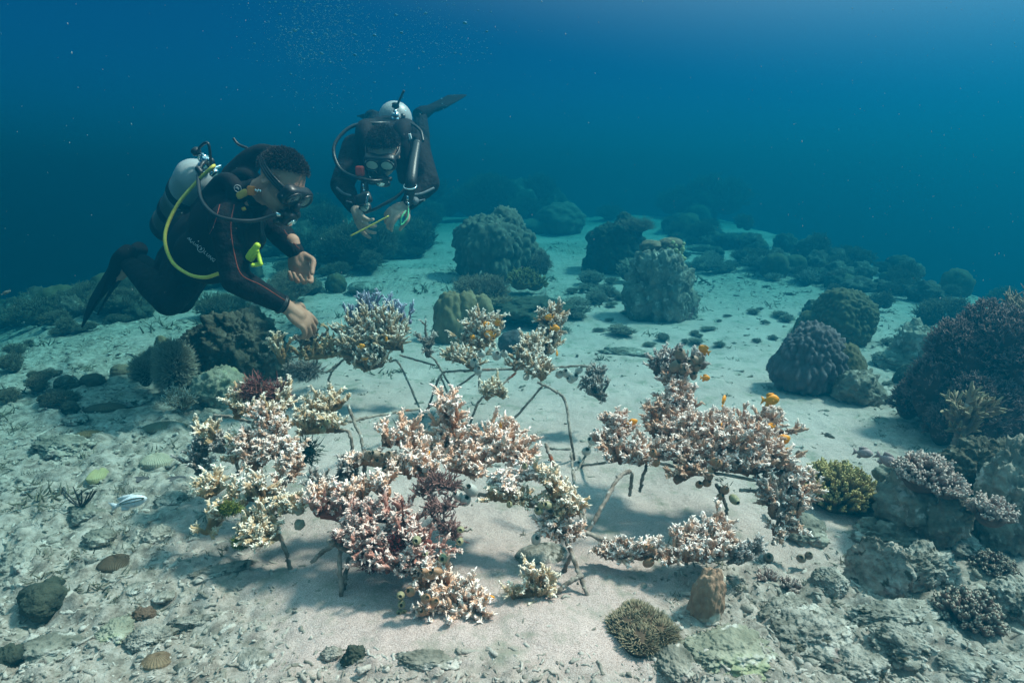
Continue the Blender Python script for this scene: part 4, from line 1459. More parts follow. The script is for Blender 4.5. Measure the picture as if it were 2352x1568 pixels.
# ---- the diver facing us with the yellow stick
def diver_far():
    t = thing("person", "diver in black wetsuit facing us, holding a thin yellow stick in both hands", "person", P(885, 345, 3.55), "divers working on the reef")
    Bh = basis((-0.03, -0.75, -0.66), (0.03, -0.66, 0.75))
    hc = P(880, 352, 3.42)
    neck = P(888, 330, 3.56)
    rs, ls = P(818, 342, 3.58), P(955, 342, 3.58)
    re, le = P(785, 425, 3.40), P(984, 420, 3.40)
    rw, lw = P(815, 478, 3.26), P(934, 470, 3.26)
    ch, hips = P(892, 335, 3.72), P(900, 335, 4.10)
    rh, lh = P(858, 335, 4.12), P(942, 335, 4.12)
    rk, lk = P(856, 338, 4.50), P(965, 338, 4.52)
    ra, la = P(858, 268, 4.60), P(966, 262, 4.62)
    sk = MB()
    q = head(sk, hc, Bh, 1.02)
    limb(sk, [neck, hc + np.array((0, -0.02, -0.02)) @ Bh], [0.058, 0.055])
    limb(sk, [neck, ch, hips], [0.06, 0.09, 0.09])
    rd = P(836, 524, 3.18) - rw
    hand(sk, rw, rd, np.array((0.75, 0.35, -0.25)), -1, (0.35, 0.55, 0.65, 0.7), 1.12, 0.15, 0.1)
    ld = P(888, 500, 3.18) - lw
    hand(sk, lw, ld, np.array((-0.35, 0.35, -0.8)), 1, (0.55, 0.7, 0.75, 0.8), 1.12, 0.12, 0.3)
    for a_, b_, c_ in ((rs, re, rw), (ls, le, lw)):
        limb(sk, [neck, a_], [0.045, 0.045])
        limb(sk, [a_, b_], [0.040, 0.034])
        limb(sk, [b_, c_], [0.034, 0.026])
    for a_, b_, c_ in ((rh, rk, ra), (lh, lk, la)):
        limb(sk, [hips, a_], [0.07, 0.07])
        limb(sk, [a_, b_], [0.065, 0.05])
        limb(sk, [b_, c_], [0.045, 0.034])
    remesh(sk, 0.0045, "body", M_SKIN2, t, 2)
    su = MB()
    ball(su, ch + np.array((0, 0.05, 0)), (0.185, 0.22, 0.125), 4)
    ball(su, hips - np.array((0, 0.08, 0)), (0.165, 0.22, 0.115), 4)
    limb(su, [ch, neck + (hc - neck) * 0.3], [0.10, 0.068])
    for a_, b_, c_ in ((rs, re, rw), (ls, le, lw)):
        limb(su, [ch - np.array((0, 0.06, 0)), a_], [0.085, 0.082])
        limb(su, [a_, a_ * 0.55 + b_ * 0.45, b_], [0.082, 0.072, 0.062])
        e = b_ + (c_ - b_) * 0.9
        limb(su, [b_, b_ * 0.65 + e * 0.35, e], [0.062, 0.058, 0.042])
    for a_, b_, c_ in ((rh, rk, ra), (lh, lk, la)):
        limb(su, [a_, b_], [0.10, 0.075])
        limb(su, [b_, b_ * 0.6 + c_ * 0.4, c_], [0.070, 0.068, 0.046])
    suit = remesh(su, 0.009, "wetsuit", M_SUIT, t, 4)
    bs = bvh(suit)
    for pts, r in (([(774, 432), (790, 445), (806, 450)], 0.008), ([(950, 448), (970, 444), (996, 432)], 0.008), ([(796, 462), (808, 466)], 0.005), ([(955, 462), (975, 458)], 0.005)):
        seam([bs], pts, r, M_GREYP, suit, "sleeve_stripe", -0.003)
    fin_blade(t, la + np.array((-0.02, -0.03, -0.01)), P(1052, 228, 4.95), (0.0, 1.0, 0.32), 0.20, 0.20)
    fin_blade(t, ra + np.array((0.0, -0.03, -0.01)), P(845, 252, 5.15), (1, 0.1, 0.15), 0.17, 0.20)
    ve = MB()
    ball(ve, ch + np.array((0, 0.06, 0.02)), (0.205, 0.22, 0.150), 4)
    for s, pt in ((-1, rs), (1, ls)):
        limb(ve, [pt * 0.6 + neck * 0.4 + np.array((0, 0.10, 0.10)), pt * 0.62 + neck * 0.38 + np.array((0, -0.06, 0.075)), pt * 0.6 + neck * 0.4 + np.array((0, -0.07, -0.08)), pt * 0.55 + neck * 0.45 + np.array((0, 0.02, -0.17))], [0.062, 0.050, 0.042, 0.04])
    limb(ve, [P(835, 315, 3.62), P(880, 305, 3.60), P(930, 312, 3.62)], [0.05, 0.055, 0.05])
    vest = remesh(ve, 0.009, "buoyancy_vest", M_VEST, t, 3)
    bv = bvh(vest)
    w_ = MB()
    a_, n_ = on(bv, 941, 314, 0.004)
    if a_ is not None:
        box(w_, a_, (0.010, 0.006, 0.016), basis((0, 1, 0), (-0.2, 0, 1)))
        w_.build("white_tag", M_WHITE, vest)
    r_ = MB()
    rp = P(827, 393, 3.30)
    box(r_, rp, (0.022, 0.018, 0.026), basis((0, 1, 0), (0, 0, 1)))
    r_.build("dump_knob", M_REDP, vest)
    inf = MB()
    limb(inf, [P(958, 330, 3.42), P(950, 375, 3.30), P(944, 420, 3.22), P(938, 462, 3.24)], [0.022, 0.026, 0.030, 0.026], 30, 12)
    inf.build("corrugated_inflator", M_RUB, vest)
    inf = MB()
    limb(inf, [P(838, 400, 3.36), P(837, 440, 3.33), P(835, 460, 3.30)], [0.018, 0.022, 0.020], 20, 12)
    inf.build("corrugated_inflator", M_RUB, vest)
    ir = MB()
    a = np.linspace(0, 2 * np.pi, 25)
    pp = P(942, 428, 3.20) + 0.033 * (np.cos(a)[:, None] * np.array((1, 0, 0)) + np.sin(a)[:, None] * np.array((0, 0.8, 0.45)))
    tubes(ir, pp[None], np.full((1, 25), 0.004), 6)
    ir.build("clip_ring", M_CHROME, vest)
    for u, v in ((936, 455), (938, 470), (836, 440), (834, 428)):
        ir = MB()
        ball(ir, P(u, v, 3.20 if u > 900 else 3.30), (0.006, 0.006, 0.014), 2)
        ir.build("clip", M_CHROME, vest)
    top, bot = P(908, 268, 3.72), P(908, 292, 4.32)
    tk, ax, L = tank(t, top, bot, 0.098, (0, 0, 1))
    fs = valve(tk, top + ax * 0.0, ax, np.array((0, -0.35, -0.95)))
    h = MB()
    hose(h, [fs, P(870, 283, 3.55), P(810, 290, 3.50), P(772, 325, 3.44), P(768, 360, 3.40), P(790, 395, 3.36), P(850, 415, 3.26), q(-0.05, 0.118, -0.07)], 0.0095, 90)
    hose(h, [fs, P(940, 283, 3.56), P(965, 300, 3.52), P(972, 325, 3.48)], 0.008, 40)
    hose(h, [P(905, 258, 3.66), P(914, 238, 3.66), P(928, 208, 3.66)], 0.0065, 24)
    hose(h, [P(800, 480, 3.36), P(845, 485, 3.22), P(880, 470, 3.20), P(920, 445, 3.24), P(945, 410, 3.36)], 0.008, 50)
    h.build("black_hose", M_RUB, t)
    g = MB()
    box(g, P(836, 457, 3.20), (0.040, 0.016, 0.030), basis((0.1, 1, -0.25), (-0.35, 0.1, 0.9)))
    lathe(g, [(0.0, 0.0), (0.030, 0.0), (0.032, 0.006), (0.030, 0.022), (0.0, 0.024)], P(840, 478, 3.23), norm((0, -1, 0.2)), 20)
    cs = g.build("gauge_console", M_RUB, t)
    g2 = MB()
    lathe(g2, [(0.0, 0.0), (0.022, 0.0), (0.022, 0.003), (0.0, 0.004)], P(840, 478, 3.23) + norm((0, -1, 0.2)) * 0.024, norm((0, -1, 0.2)), 20)
    dl = g2.build("dial", M_DIAL, cs)
    g3 = MB()
    limb(g3, [P(836, 452, 3.178) + np.array((0.02, 0, 0.01)), P(836, 462, 3.178) + np.array((0.012, 0, -0.012))], [0.006, 0.007])
    limb(g3, [P(834, 468, 3.19), P(846, 465, 3.19)], [0.007, 0.008])
    g3.build("chrome_edge", M_CHROME, cs)
    g4 = MB()
    c0 = P(840, 478, 3.23) + norm((0, -1, 0.2)) * 0.030
    tubes(g4, np.array([[c0, c0 + np.array((0.012, 0, -0.012))]]), 0.0016, 5)
    g4.build("needle", M_RUB, cs)
    dive_mask(t, q, Bh, 1.06, M_LENSL)
    regulator(t, q, Bh, 1.02, M_CHROME)
    hair(t, hc, Bh, 1.03, 6, 3000, 0.020, 0.02, 0.50)
    wt = MB()
    lathe(wt, [(0.0, 0), (0.020, 0), (0.020, 0.010), (0.0, 0.012)], P(953, 462, 3.24), norm((0.4, -1, 0.3)), 16)
    wt.build("wrist_watch", M_GREYP, t)
    lc = MB()
    hose(lc, [P(938, 478, 3.22), P(936, 500, 3.20), P(922, 516, 3.18), P(922, 500, 3.17), P(932, 484, 3.19)], 0.0035, 50)
    lc.build("wrist_lanyard", M_LIME, t)
    st = MB()
    hose(st, [P(805, 542, 3.12), P(850, 519, 3.13), P(893, 496, 3.14)], 0.0036, 20)
    tag(st.build("measuring_stick", M_YEL, loc=P(805, 542, 3.12)), "thin straight yellow stick pinched between the fingers of the far diver", "stick")
    return t


diver_far()

# ------------------------------------------------------------------ boulders, rocks and corals standing on the seabed
M_ROCK = mat("reef_rock", (0.09, 0.085, 0.065), (0.34, 0.31, 0.26), 9, 0.95, 1.0, 45, extra=[((0.46, 0.42, 0.38), 22, 0.60), ((0.16, 0.09, 0.09), 7, 0.64)], bdist=0.012)
M_ROCKP = mat("pale_rubble_rock", (0.13, 0.115, 0.09), (0.50, 0.45, 0.40), 13, 0.95, 1.0, 55, extra=[((0.075, 0.065, 0.045), 30, 0.57), ((0.56, 0.51, 0.46), 19, 0.62), ((0.30, 0.19, 0.18), 7, 0.63)], bdist=0.02)
M_ROCKD = mat("dark_brown_reef_rock", (0.035, 0.032, 0.022), (0.13, 0.115, 0.085), 9, 0.95, 1.0, 45, extra=[((0.24, 0.22, 0.19), 22, 0.62), ((0.10, 0.07, 0.04), 7, 0.60)], bdist=0.015)
M_ROCKG = mat("green_filmed_rock", (0.17, 0.165, 0.12), (0.38, 0.36, 0.28), 7, 0.95, 0.9, 60, extra=[((0.30, 0.31, 0.19), 5, 0.54), ((0.48, 0.45, 0.40), 14, 0.60), ((0.16, 0.15, 0.11), 36, 0.64)], bdist=0.012)
M_ROCKB = mat("brown_white_rock", (0.24, 0.14, 0.09), (0.34, 0.22, 0.15), 40, 0.9, 0.5, 80, extra=[((0.60, 0.56, 0.48), 9, 0.54)], bdist=0.005)
M_PORI = mat("grey_brown_boulder_coral", (0.085, 0.075, 0.055), (0.165, 0.145, 0.110), 8, 0.9, 0.5, 120, tips=((0.15, 0.13, 0.10), (0.26, 0.23, 0.19)), tipmid=0.6, bdist=0.006)
M_PORV = mat("violet_grey_boulder_coral", (0.058, 0.048, 0.050), (0.125, 0.105, 0.108), 12, 0.9, 0.6, 120, tips=((0.11, 0.092, 0.10), (0.20, 0.17, 0.185)), tipmid=0.6, bdist=0.006)
M_PORO = mat("olive_boulder_coral", (0.050, 0.046, 0.022), (0.115, 0.100, 0.050), 12, 0.9, 0.6, 90, tips=((0.11, 0.09, 0.05), (0.18, 0.15, 0.09)), tipmid=0.6, bdist=0.006)
M_PORY = mat("yellow_brown_lump_coral", (0.17, 0.12, 0.065), (0.30, 0.22, 0.13), 12, 0.9, 0.5, 120, bdist=0.005)
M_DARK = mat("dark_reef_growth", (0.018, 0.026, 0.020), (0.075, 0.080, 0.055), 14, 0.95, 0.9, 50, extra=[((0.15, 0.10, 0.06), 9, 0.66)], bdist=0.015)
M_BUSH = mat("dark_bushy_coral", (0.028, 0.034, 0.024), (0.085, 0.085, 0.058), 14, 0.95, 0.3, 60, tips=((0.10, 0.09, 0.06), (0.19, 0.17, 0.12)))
M_BUSHT = mat("tan_bushy_coral", (0.10, 0.065, 0.042), (0.20, 0.135, 0.09), 14, 0.95, 0.3, 60, tips=((0.24, 0.165, 0.115), (0.36, 0.27, 0.20)))
M_SOFT = mat("purple_brown_soft_coral", (0.040, 0.020, 0.017), (0.105, 0.058, 0.050), 12, 0.95, 0.2, 80, tips=((0.13, 0.075, 0.07), (0.27, 0.175, 0.165)))
M_LEATH = mat("tan_leather_coral", (0.20, 0.14, 0.12), (0.33, 0.24, 0.20), 14, 0.85, 0.3, 100, tips=((0.27, 0.19, 0.13), (0.42, 0.32, 0.20)))
M_ANEM = mat("brown_anemone", (0.05, 0.030, 0.018), (0.11, 0.07, 0.04), 18, 0.8, 0.2, 100, tips=((0.15, 0.10, 0.06), (0.34, 0.28, 0.18)))
M_FRING = mat("grey_tan_polyp_coral", (0.08, 0.07, 0.05), (0.17, 0.15, 0.11), 18, 0.9, 0.2, 100, tips=((0.30, 0.26, 0.20), (0.50, 0.45, 0.36)))
M_KNOB = mat("white_tipped_knob_coral", (0.035, 0.026, 0.016), (0.09, 0.065, 0.04), 18, 0.9, 0.3, 100, tips=((0.14, 0.10, 0.06), (0.62, 0.56, 0.40)), tipmid=0.75)
M_PINKT = mat("pink_tipped_knob_coral", (0.07, 0.04, 0.035), (0.18, 0.11, 0.09), 18, 0.9, 0.3, 100, tips=((0.32, 0.20, 0.17), (0.66, 0.52, 0.46)), tipmid=0.7)
M_YKNOB = mat("pale_yellow_knobs", (0.34, 0.30, 0.15), (0.55, 0.50, 0.28), 20, 0.9, 0.3, 90)


def radial(v, kind_, seed):
    p = v + seed * 7.31
    if kind_ == "pori":                        # knobby columns separated by creases
        q = np.stack([v[:, 0] * 7.0, v[:, 1] * 7.0, v[:, 2] * 2.8], 1) + seed * 3.7 + 0.25 * fbm(v * 3, 2, seed)[:, None]
        f1, f2 = worley(q, seed)
        g1, g2 = worley(v * 17 + seed, seed + 2)
        r = 1 + 0.19 * (0.62 - f1) + 0.07 * np.minimum(f2 - f1, 0.4) + 0.045 * (0.5 - g1) + 0.17 * fbm(p * 1.4, 3, seed) + 0.012 * fbm(p * 16, 2, seed)
        return r, np.clip((0.75 - f1) * 1.5, 0, 1)
    if kind_ == "lump":
        f1, f2 = worley(v * 3.2 + seed * 1.7, seed)
        g1, g2 = worley(v * 12 + seed, seed + 2)
        r = 1 + 0.20 * (0.6 - f1) + 0.04 * (0.5 - g1) + 0.10 * fbm(p * 1.3, 2, seed) + 0.012 * fbm(p * 18, 2, seed)
        return r, np.clip((0.75 - f1) * 1.5, 0, 1)
    if kind_ == "knob":
        f1, f2 = worley(v * 7.5 + seed * 1.7, seed)
        r = 1 + 0.16 * (0.6 - f1) + 0.14 * fbm(p * 1.5, 2, seed)
        return r, np.clip((0.75 - f1) * 1.5, 0, 1)
    if kind_ == "smooth":
        return 1 + 0.05 * fbm(p * 1.6, 2, seed) + 0.008 * fbm(p * 14, 2, seed), np.full(len(v), 0.3)
    f1, f2 = worley(v * 4 + seed, seed)         # rock
    h1, h2 = worley(v * 9 + seed * 2.1, seed + 3)
    k1, k2 = worley(v * 19 + seed * 1.3 + 0.4 * fbm(v * 9, 2, seed)[:, None], seed + 4)
    r = 1 + 0.26 * fbm(p * 1.5, 3, seed) + 0.16 * np.abs(fbm(p * 4.0, 4, seed + 9)) + 0.07 * fbm(p * 11, 3, seed + 5) - 0.22 * np.maximum(0, 0.38 - f1) - 0.12 * np.maximum(0, 0.35 - h1) + 0.05 * np.abs(fbm(p * 22, 2, seed + 6)) - 0.08 * np.maximum(0, 0.42 - k1)
    return r, np.clip(0.5 + fbm(p * 5, 2, seed), 0, 1)


def blob(mb, c, rad, kind_, seed, sub=5, B=None, sink=0.35):
    v, f = ico(sub)
    r, tp = radial(v, kind_, seed)
    w_ = v * r[:, None] * np.asarray(rad, float)
    if B is not None:
        w_ = w_ @ np.asarray(B)
    return mb.add(w_ + np.asarray(c), f, None, tp)


def at_ground(u, v, hw, h, ry=0.9):
    """base point on the seabed under (u, v); half-width and height in metres from picture sizes"""
    g = G(u, v)
    s_ = mpp(v, g[1])
    return g, np.array((hw * s_, hw * s_ * ry, h * s_))


def boulder(name, label, cat, u, v, hw, h, m, kind_, seed, sub=5, ry=0.9, group=None, tilt=0.0, extra=None):
    g, r = at_ground(u, v, hw, h, ry)
    mb = MB()
    rad = np.array((r[0], r[1], r[2] * 0.62))
    c = g + np.array((0, r[1] * 0.6, r[2] * 0.40))
    B = None
    if tilt:
        ct, st = math.cos(tilt), math.sin(tilt)
        B = np.array(((ct, 0, st), (0, 1, 0), (-st, 0, ct)))
    blob(mb, c, rad, kind_, seed, sub, B)
    if extra:
        for (dx, dy, dz, q, k2, s2) in extra:
            blob(mb, c + np.array((dx, dy, dz)) * rad, rad * q, k2, s2, max(3, sub - 1))
    o = mb.build(name, m, loc=g)
    return tag(o, label, cat, group)


def bush(name, label, cat, u, v, hw, h, m, seed, n=900, L=0.22, r=0.010, lobes=7, group=None, k=3, spread=0.7, ry=0.8, solid=0.82, subs=2, depth=None, drop=0.0, up=0.35, ragged=False):
    """twiggy dome: lobes covered with forking twigs"""
    rg = np.random.default_rng(seed)
    if depth is None:
        g, rr = at_ground(u, v, hw, h, ry)
    else:
        g = P(u, v, depth)
        s_ = mpp(v, depth)
        rr = np.array((hw * s_, hw * s_ * ry, h * s_))
    size = rr.max()
    mb = MB()
    c0 = g + np.array((0, rr[1] * 0.5, rr[2] * 0.35 - drop))
    core = rr * np.array((1, 1, 0.62))
    dd = unit_rand(rg, lobes)
    dd[:, 2] = np.abs(dd[:, 2]) * 1.1 - 0.15
    cs = c0 + dd * core * 0.48 if lobes > 1 else np.array([c0])
    q = 0.58 if lobes > 1 else 0.85
    if ragged:
        cs = c0 + dd * core * rg.uniform(0.45, 0.95, (lobes, 1))
        q = 0.30
        ball(mb, c0, core * 0.72, 4)
    for i, c in enumerate(cs):
        lr = core * q * (rg.uniform(0.6, 1.35) if ragged else rg.uniform(0.8, 1.15))
        ball(mb, c, lr * solid * 0.92, 3)
        nn = n // lobes
        d = unit_rand(rg, nn)
        d[:, 2] = np.where(d[:, 2] < -0.3, -d[:, 2], d[:, 2])
        p = c + d * lr * solid
        dirs = norm(d + unit_rand(rg, nn) * spread * 0.6 + np.array((0, 0, up)))
        Lq = L * size * rg.uniform(0.5, 1.15, nn)
        cc, r_ = branches(mb, p, dirs, Lq, np.full(nn, r * size), np.full(nn, r * size * 0.75), k, 4, rg, 0.1, 0.9, 0.3, 0.1)
        if subs:
            kk = np.repeat(np.arange(nn), subs)
            t = rg.uniform(0.35, 0.95, nn * subs) * 2.999
            j = t.astype(int)
            f = (t - j)[:, None]
            b2 = cc[kk, j] * (1 - f) + cc[kk, j + 1] * f
            d2 = norm(dirs[kk] + unit_rand(rg, nn * subs) * 0.9)
            branches(mb, b2, d2, Lq[kk] * 0.45, np.full(nn * subs, r * size * 0.8), np.full(nn * subs, r * size * 0.6), k, 3, rg, 0.4, 1.0, 0.2, 0.1)
    o = mb.build(name, m, loc=g)
    return tag(o, label, cat, group)


# middle of the picture
boulder("boulder_coral", "big grey-brown boulder coral of upright knobby columns on pale sand", "coral", 1142, 648, 92, 150, M_PORI, "pori", 3, 6, 0.95, extra=[(-0.55, -0.1, 0.35, 0.55, "pori", 8), (0.15, -0.1, 0.62, 0.50, "pori", 9), (0.6, 0, -0.1, 0.55, "pori", 10), (-0.1, -0.35, 0.15, 0.7, "pori", 12)])
bush("bushy_coral", "small fuzzy brown coral tucked against the side of the big boulder coral", "coral", 1240, 650, 24, 75, M_BUSHT, 21, 700, 0.16, 0.010, 3)
boulder("lump_coral", "round grey lump at the foot of the big boulder coral", "coral", 1187, 648, 20, 30, M_PORV, "lump", 5, 4)
bush("finger_coral", "dark olive finger coral in front of the big boulder coral", "coral", 1213, 682, 56, 60, M_OLIVE, 22, 420, 0.20, 0.030, 4, k=5, spread=0.5, subs=1, solid=0.8)
bush("soft_coral", "feathery tan soft coral on top of the yellow-brown lumps", "soft coral", 1100, 712, 62, 72, M_BUSHT, 23, 1500, 0.26, 0.011, 6)
bush("soft_coral", "frilly beige soft coral on the flank of the yellow-brown lumps", "soft coral", 1155, 735, 34, 52, M_LEATH, 24, 800, 0.20, 0.016, 4)
boulder("lump_coral", "tall yellow-brown lumpy coral behind the pale round coral head", "coral", 1035, 790, 42, 112, M_PORY, "lump", 6, 5, extra=[(0.9, 0.1, 0.35, 0.7, "lump", 7), (1.7, 0.2, 0.3, 0.65, "lump", 11), (-0.35, -0.1, -0.35, 0.75, "lump", 13)])
boulder("rock", "dark rock shelf under the olive finger coral", "rock", 1215, 742, 95, 48, M_DARK, "rock", 14, 5)
boulder("lump_coral", "small grey coral block between the two pale coral heads", "coral", 1180, 812, 32, 50, M_PORV, "knob", 15, 4)
# distant dome and thicket
boulder("boulder_coral", "smooth teal boulder dome far out on the sand", "coral", 1290, 538, 58, 66, M_PORI, "lump", 16, 5)
boulder("boulder_coral", "low flat lobe leaning on the far smooth dome", "coral", 1225, 538, 42, 34, M_PORI, "smooth", 17, 4)
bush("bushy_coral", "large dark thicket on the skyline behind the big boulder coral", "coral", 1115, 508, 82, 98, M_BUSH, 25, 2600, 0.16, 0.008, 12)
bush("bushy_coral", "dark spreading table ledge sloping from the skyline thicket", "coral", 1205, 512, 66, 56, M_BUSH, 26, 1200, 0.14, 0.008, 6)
# the two pinnacles
boulder("rock_pinnacle", "dark green-black coral pinnacle behind the pale weathered one", "rock", 1422, 628, 58, 112, M_DARK, "rock", 18, 6, extra=[(-0.75, 0, -0.35, 0.6, "rock", 19), (0.3, 0, 0.7, 0.5, "rock", 20)])
bush("soft_coral", "brown twiggy soft coral on the shoulder of the dark pinnacle", "soft coral", 1460, 540, 40, 30, M_BUSHT, 27, 700, 0.35, 0.016, 3, depth=G(1420, 628)[1] - 0.1)
boulder("rock_pinnacle", "pale weathered rock pinnacle with brown caps on top", "rock", 1520, 738, 66, 160, M_ROCK, "rock", 22, 6, tilt=0.06, extra=[(0.7, 0.0, -0.45, 0.6, "rock", 23), (-0.3, -0.2, 0.35, 0.6, "rock", 24), (0.9, -0.2, -0.75, 0.4, "rock", 26)])
_py = G(1520, 738)[1]
for (u, v, a, b, lab) in ((1495, 566, 26, 16, "rounded brown coral cap on the pinnacle top, beside a wider cap"), (1540, 563, 30, 18, "wider brown coral cap at the very top of the pale pinnacle")):
    mb = MB()
    s_ = mpp(v, _py + 0.15)
    blob(mb, P(u, v, _py + 0.15), np.array((a, a, b)) * s_, "knob", int(u), 4)
    tag(mb.build("cap_coral", MATS["tan_bushy_coral"], loc=P(u, v, _py + 0.15)), lab, "coral")
mb = MB()
rg = np.random.default_rng(77)
for k in range(46):
    ball(mb, P(1556 + rg.normal() * 10, 590 + rg.normal() * 16, _py + 0.02 + rg.uniform(-0.03, 0.03)), mpp(590, _py) * rg.uniform(3.5, 5.5), 2)
tag(mb.build("knob_coral", M_YKNOB, loc=P(1556, 590, _py)), "pale yellow knobs clinging to the side of the pale pinnacle", "coral")
bush("bushy_coral", "small grey coral tuft between the dark and the pale pinnacle", "coral", 1455, 650, 30, 50, M_FRING, 28, 500, 0.25, 0.02, 3)
# right-hand side
boulder("boulder_coral", "violet-grey boulder coral with knobby top on open sand", "coral", 1874, 904, 76, 138, M_PORV, "pori", 31, 6, 0.9, extra=[(-0.25, 0, 0.45, 0.55, "pori", 32), (0.35, -0.1, 0.3, 0.55, "knob", 33)])
boulder("lump_coral", "knobby brown-grey corals attached to the violet boulder", "coral", 1945, 905, 46, 112, M_PORO, "knob", 34, 5, extra=[(0.5, -0.2, -0.3, 0.7, "knob", 35)])
boulder("rock", "dark ribbed rock at the end of the violet boulder", "rock", 1975, 930, 46, 72, M_ROCK, "rock", 36, 5, extra=[(0.9, 0.1, -0.3, 0.6, "rock", 37)])
boulder("boulder_coral", "olive-brown knobby dome behind the violet boulder", "coral", 1950, 792, 74, 120, M_PORO, "knob", 38, 6, 0.9, extra=[(-0.85, 0.2, -0.3, 0.55, "knob", 39)])
bush("bushy_coral", "black-blue bushy coral near the sand crest", "coral", 2178, 762, 62, 72, M_BUSH, 40, 1200, 0.22, 0.012, 5)
boulder("rock", "grey-green rock lying between the olive dome and the soft coral", "rock", 2065, 850, 38, 34, M_ROCK, "rock", 41, 5)
boulder("rock", "broken reef block beside the dark purple soft coral", "rock", 2120, 850, 50, 95, M_ROCK, "rock", 42, 5, extra=[(0.6, 0, -0.3, 0.6, "rock", 43)])
boulder("rock", "little dark stone beneath the broken reef block", "rock", 2105, 890, 34, 44, M_DARK, "rock", 44, 4)
# large soft coral
bush("soft_coral", "huge dark purple-brown soft coral bush cut by the picture edge", "soft coral", 2278, 1110, 165, 375, M_SOFT, 45, 17000, 0.048, 0.0052, 52, k=3, ry=0.8, depth=2.25, subs=3, spread=0.9, solid=0.88, ragged=True)
bush("soft_coral", "reddish-brown fingered spike on the top of the huge soft coral", "soft coral", 2335, 790, 26, 100, M_BUSHT, 46, 260, 0.40, 0.022, 3, depth=2.45, subs=2)
lt = MB()
rg = np.random.default_rng(47)
stem = [P(2192, 1030, 1.98), P(2205, 1000, 1.98), P(2215, 970, 1.99)]
acropora(lt, [stem, [P(2215, 975, 1.99), P(2180, 950, 1.98)], [P(2215, 975, 1.99), P(2255, 940, 2.0)], [P(2215, 975, 1.99), P(2220, 930, 1.98)]], 44, 0.085, 0.034, rg, nsub=6, r=0.0052, up=0.7, nub=0, core=0.016, toward=0.3)
tag(lt.build("leather_coral", M_LEATH, loc=stem[0]), "tan leather coral with finger lobes in front of the huge dark soft coral", "soft coral")
boulder("rock", "encrusted reef rock under the huge dark soft coral", "rock", 2265, 1175, 80, 150, M_ROCKD, "rock", 48, 6, extra=[(0.7, 0.1, 0.2, 0.7, "rock", 49), (-0.6, 0.2, -0.5, 0.6, "rock", 50)])
finger_coral("knob_coral", "pink-tipped knobby coral on the reef rock by the pink fish", (2122, 1100), 0.078, M_PINKT, 190, 51, depth=1.64, L=0.030, r=0.0062, flat=0.8, nub=8)
finger_coral("knob_coral", "cream-tipped ridge of knobs joined to the pink-tipped coral", (2172, 1128), 0.045, M_PINKT, 80, 52, depth=1.58, L=0.026, r=0.0065, flat=0.6, nub=8)
boulder("rock", "mottled rock base under the pink-tipped knobby coral", "rock", 2122, 1185, 82, 92, M_ROCK, "rock", 53, 5)
finger_coral("knob_coral", "small greyish knob coral on the rock hollow", (2275, 1185), 0.05, M_PINKT, 90, 54, depth=1.50, L=0.025, r=0.006, flat=0.8, nub=8)
finger_coral("knob_coral", "dark maroon knob coral with pale dots at the picture edge", (2225, 1425), 0.070, mat("maroon_knob_coral", (0.03, 0.014, 0.014), (0.09, 0.05, 0.045), 18, 0.9, 0.3, 100, tips=((0.16, 0.09, 0.07), (0.50, 0.42, 0.34)), tipmid=0.8), 170, 55, L=0.026, r=0.0062, flat=0.9, nub=6)
finger_coral("knob_coral", "smaller maroon knob coral behind the one with pale dots", (2278, 1310), 0.05, MATS["maroon_knob_coral"], 90, 56, L=0.022, r=0.006, flat=0.8, nub=6)


def slab(name, label, u, v, a, b, th, m, seed, yaw, pitch, roll=0.0, up=0.0, cat="rock", group=None, sub=5, kind_="rock"):
    g = G(u, v)
    s_ = mpp(v, g[1])
    cy, sy = math.cos(yaw), math.sin(yaw)
    cp, sp = math.cos(pitch), math.sin(pitch)
    Rz = np.array(((cy, sy, 0), (-sy, cy, 0), (0, 0, 1)))
    Rx = np.array(((1, 0, 0), (0, cp, sp), (0, -sp, cp)))
    cr, sr = math.cos(roll), math.sin(roll)
    Ry = np.array(((cr, 0, -sr), (0, 1, 0), (sr, 0, cr)))
    mb = MB()
    blob(mb, g + np.array((0, 0, up * s_)), np.array((a, b, th)) * s_, kind_, seed, sub, Ry @ Rx @ Rz)
    o = mb.build(name, m, loc=g)
    return tag(o, label, cat, group)


slab("rock", "thin pale rock blade standing on edge in the sand", 2000, 1340, 14, 60, 75, M_ROCKP, 61, 0.5, 0.3, 0.25, 22)
slab("rock", "broad broken reef plate with jagged edge and dark undercut", 2105, 1325, 72, 45, 62, M_ROCKP, 62, 0.2, 0.5, 0.1, 18, sub=6)
slab("rock", "striped grey rock fan beside the dark hollow", 2190, 1260, 62, 40, 26, M_ROCKP, 63, -0.3, 0.3, 0.3, 14, sub=6)
slab("rock", "round knobby dead coral head on the pale sand", 1905, 1350, 40, 36, 34, M_ROCKP, 64, 0.2, 0.1, 0, 14, kind_="knob", sub=6)
slab("rock", "brown mottled rock at the foot of the coral curtain", 1850, 1230, 48, 40, 28, M_ROCK, 65, 0.3, 0.2, 0, 6)
slab("rock", "upright brown and white rock post near the anemone", 1620, 1415, 40, 34, 88, M_ROCKB, 66, 0.1, 0.0, 0.18, 38, kind_="lump", sub=6)
slab("rock", "large flat green-filmed rock in front of the brown rock post", 1670, 1500, 100, 78, 30, M_ROCKG, 67, 0.25, 0.05, 0, 0, sub=6)
slab("rock", "dark cracked rock wedged between anemone and green-filmed rock", 1545, 1530, 52, 60, 30, M_ROCK, 68, 0.4, 0.1, 0, 0, sub=6)
slab("rock", "rough white boulder in the lower rubble field", 1860, 1470, 88, 60, 40, M_ROCKP, 69, 0.4, 0.1, 0, 6, sub=6)
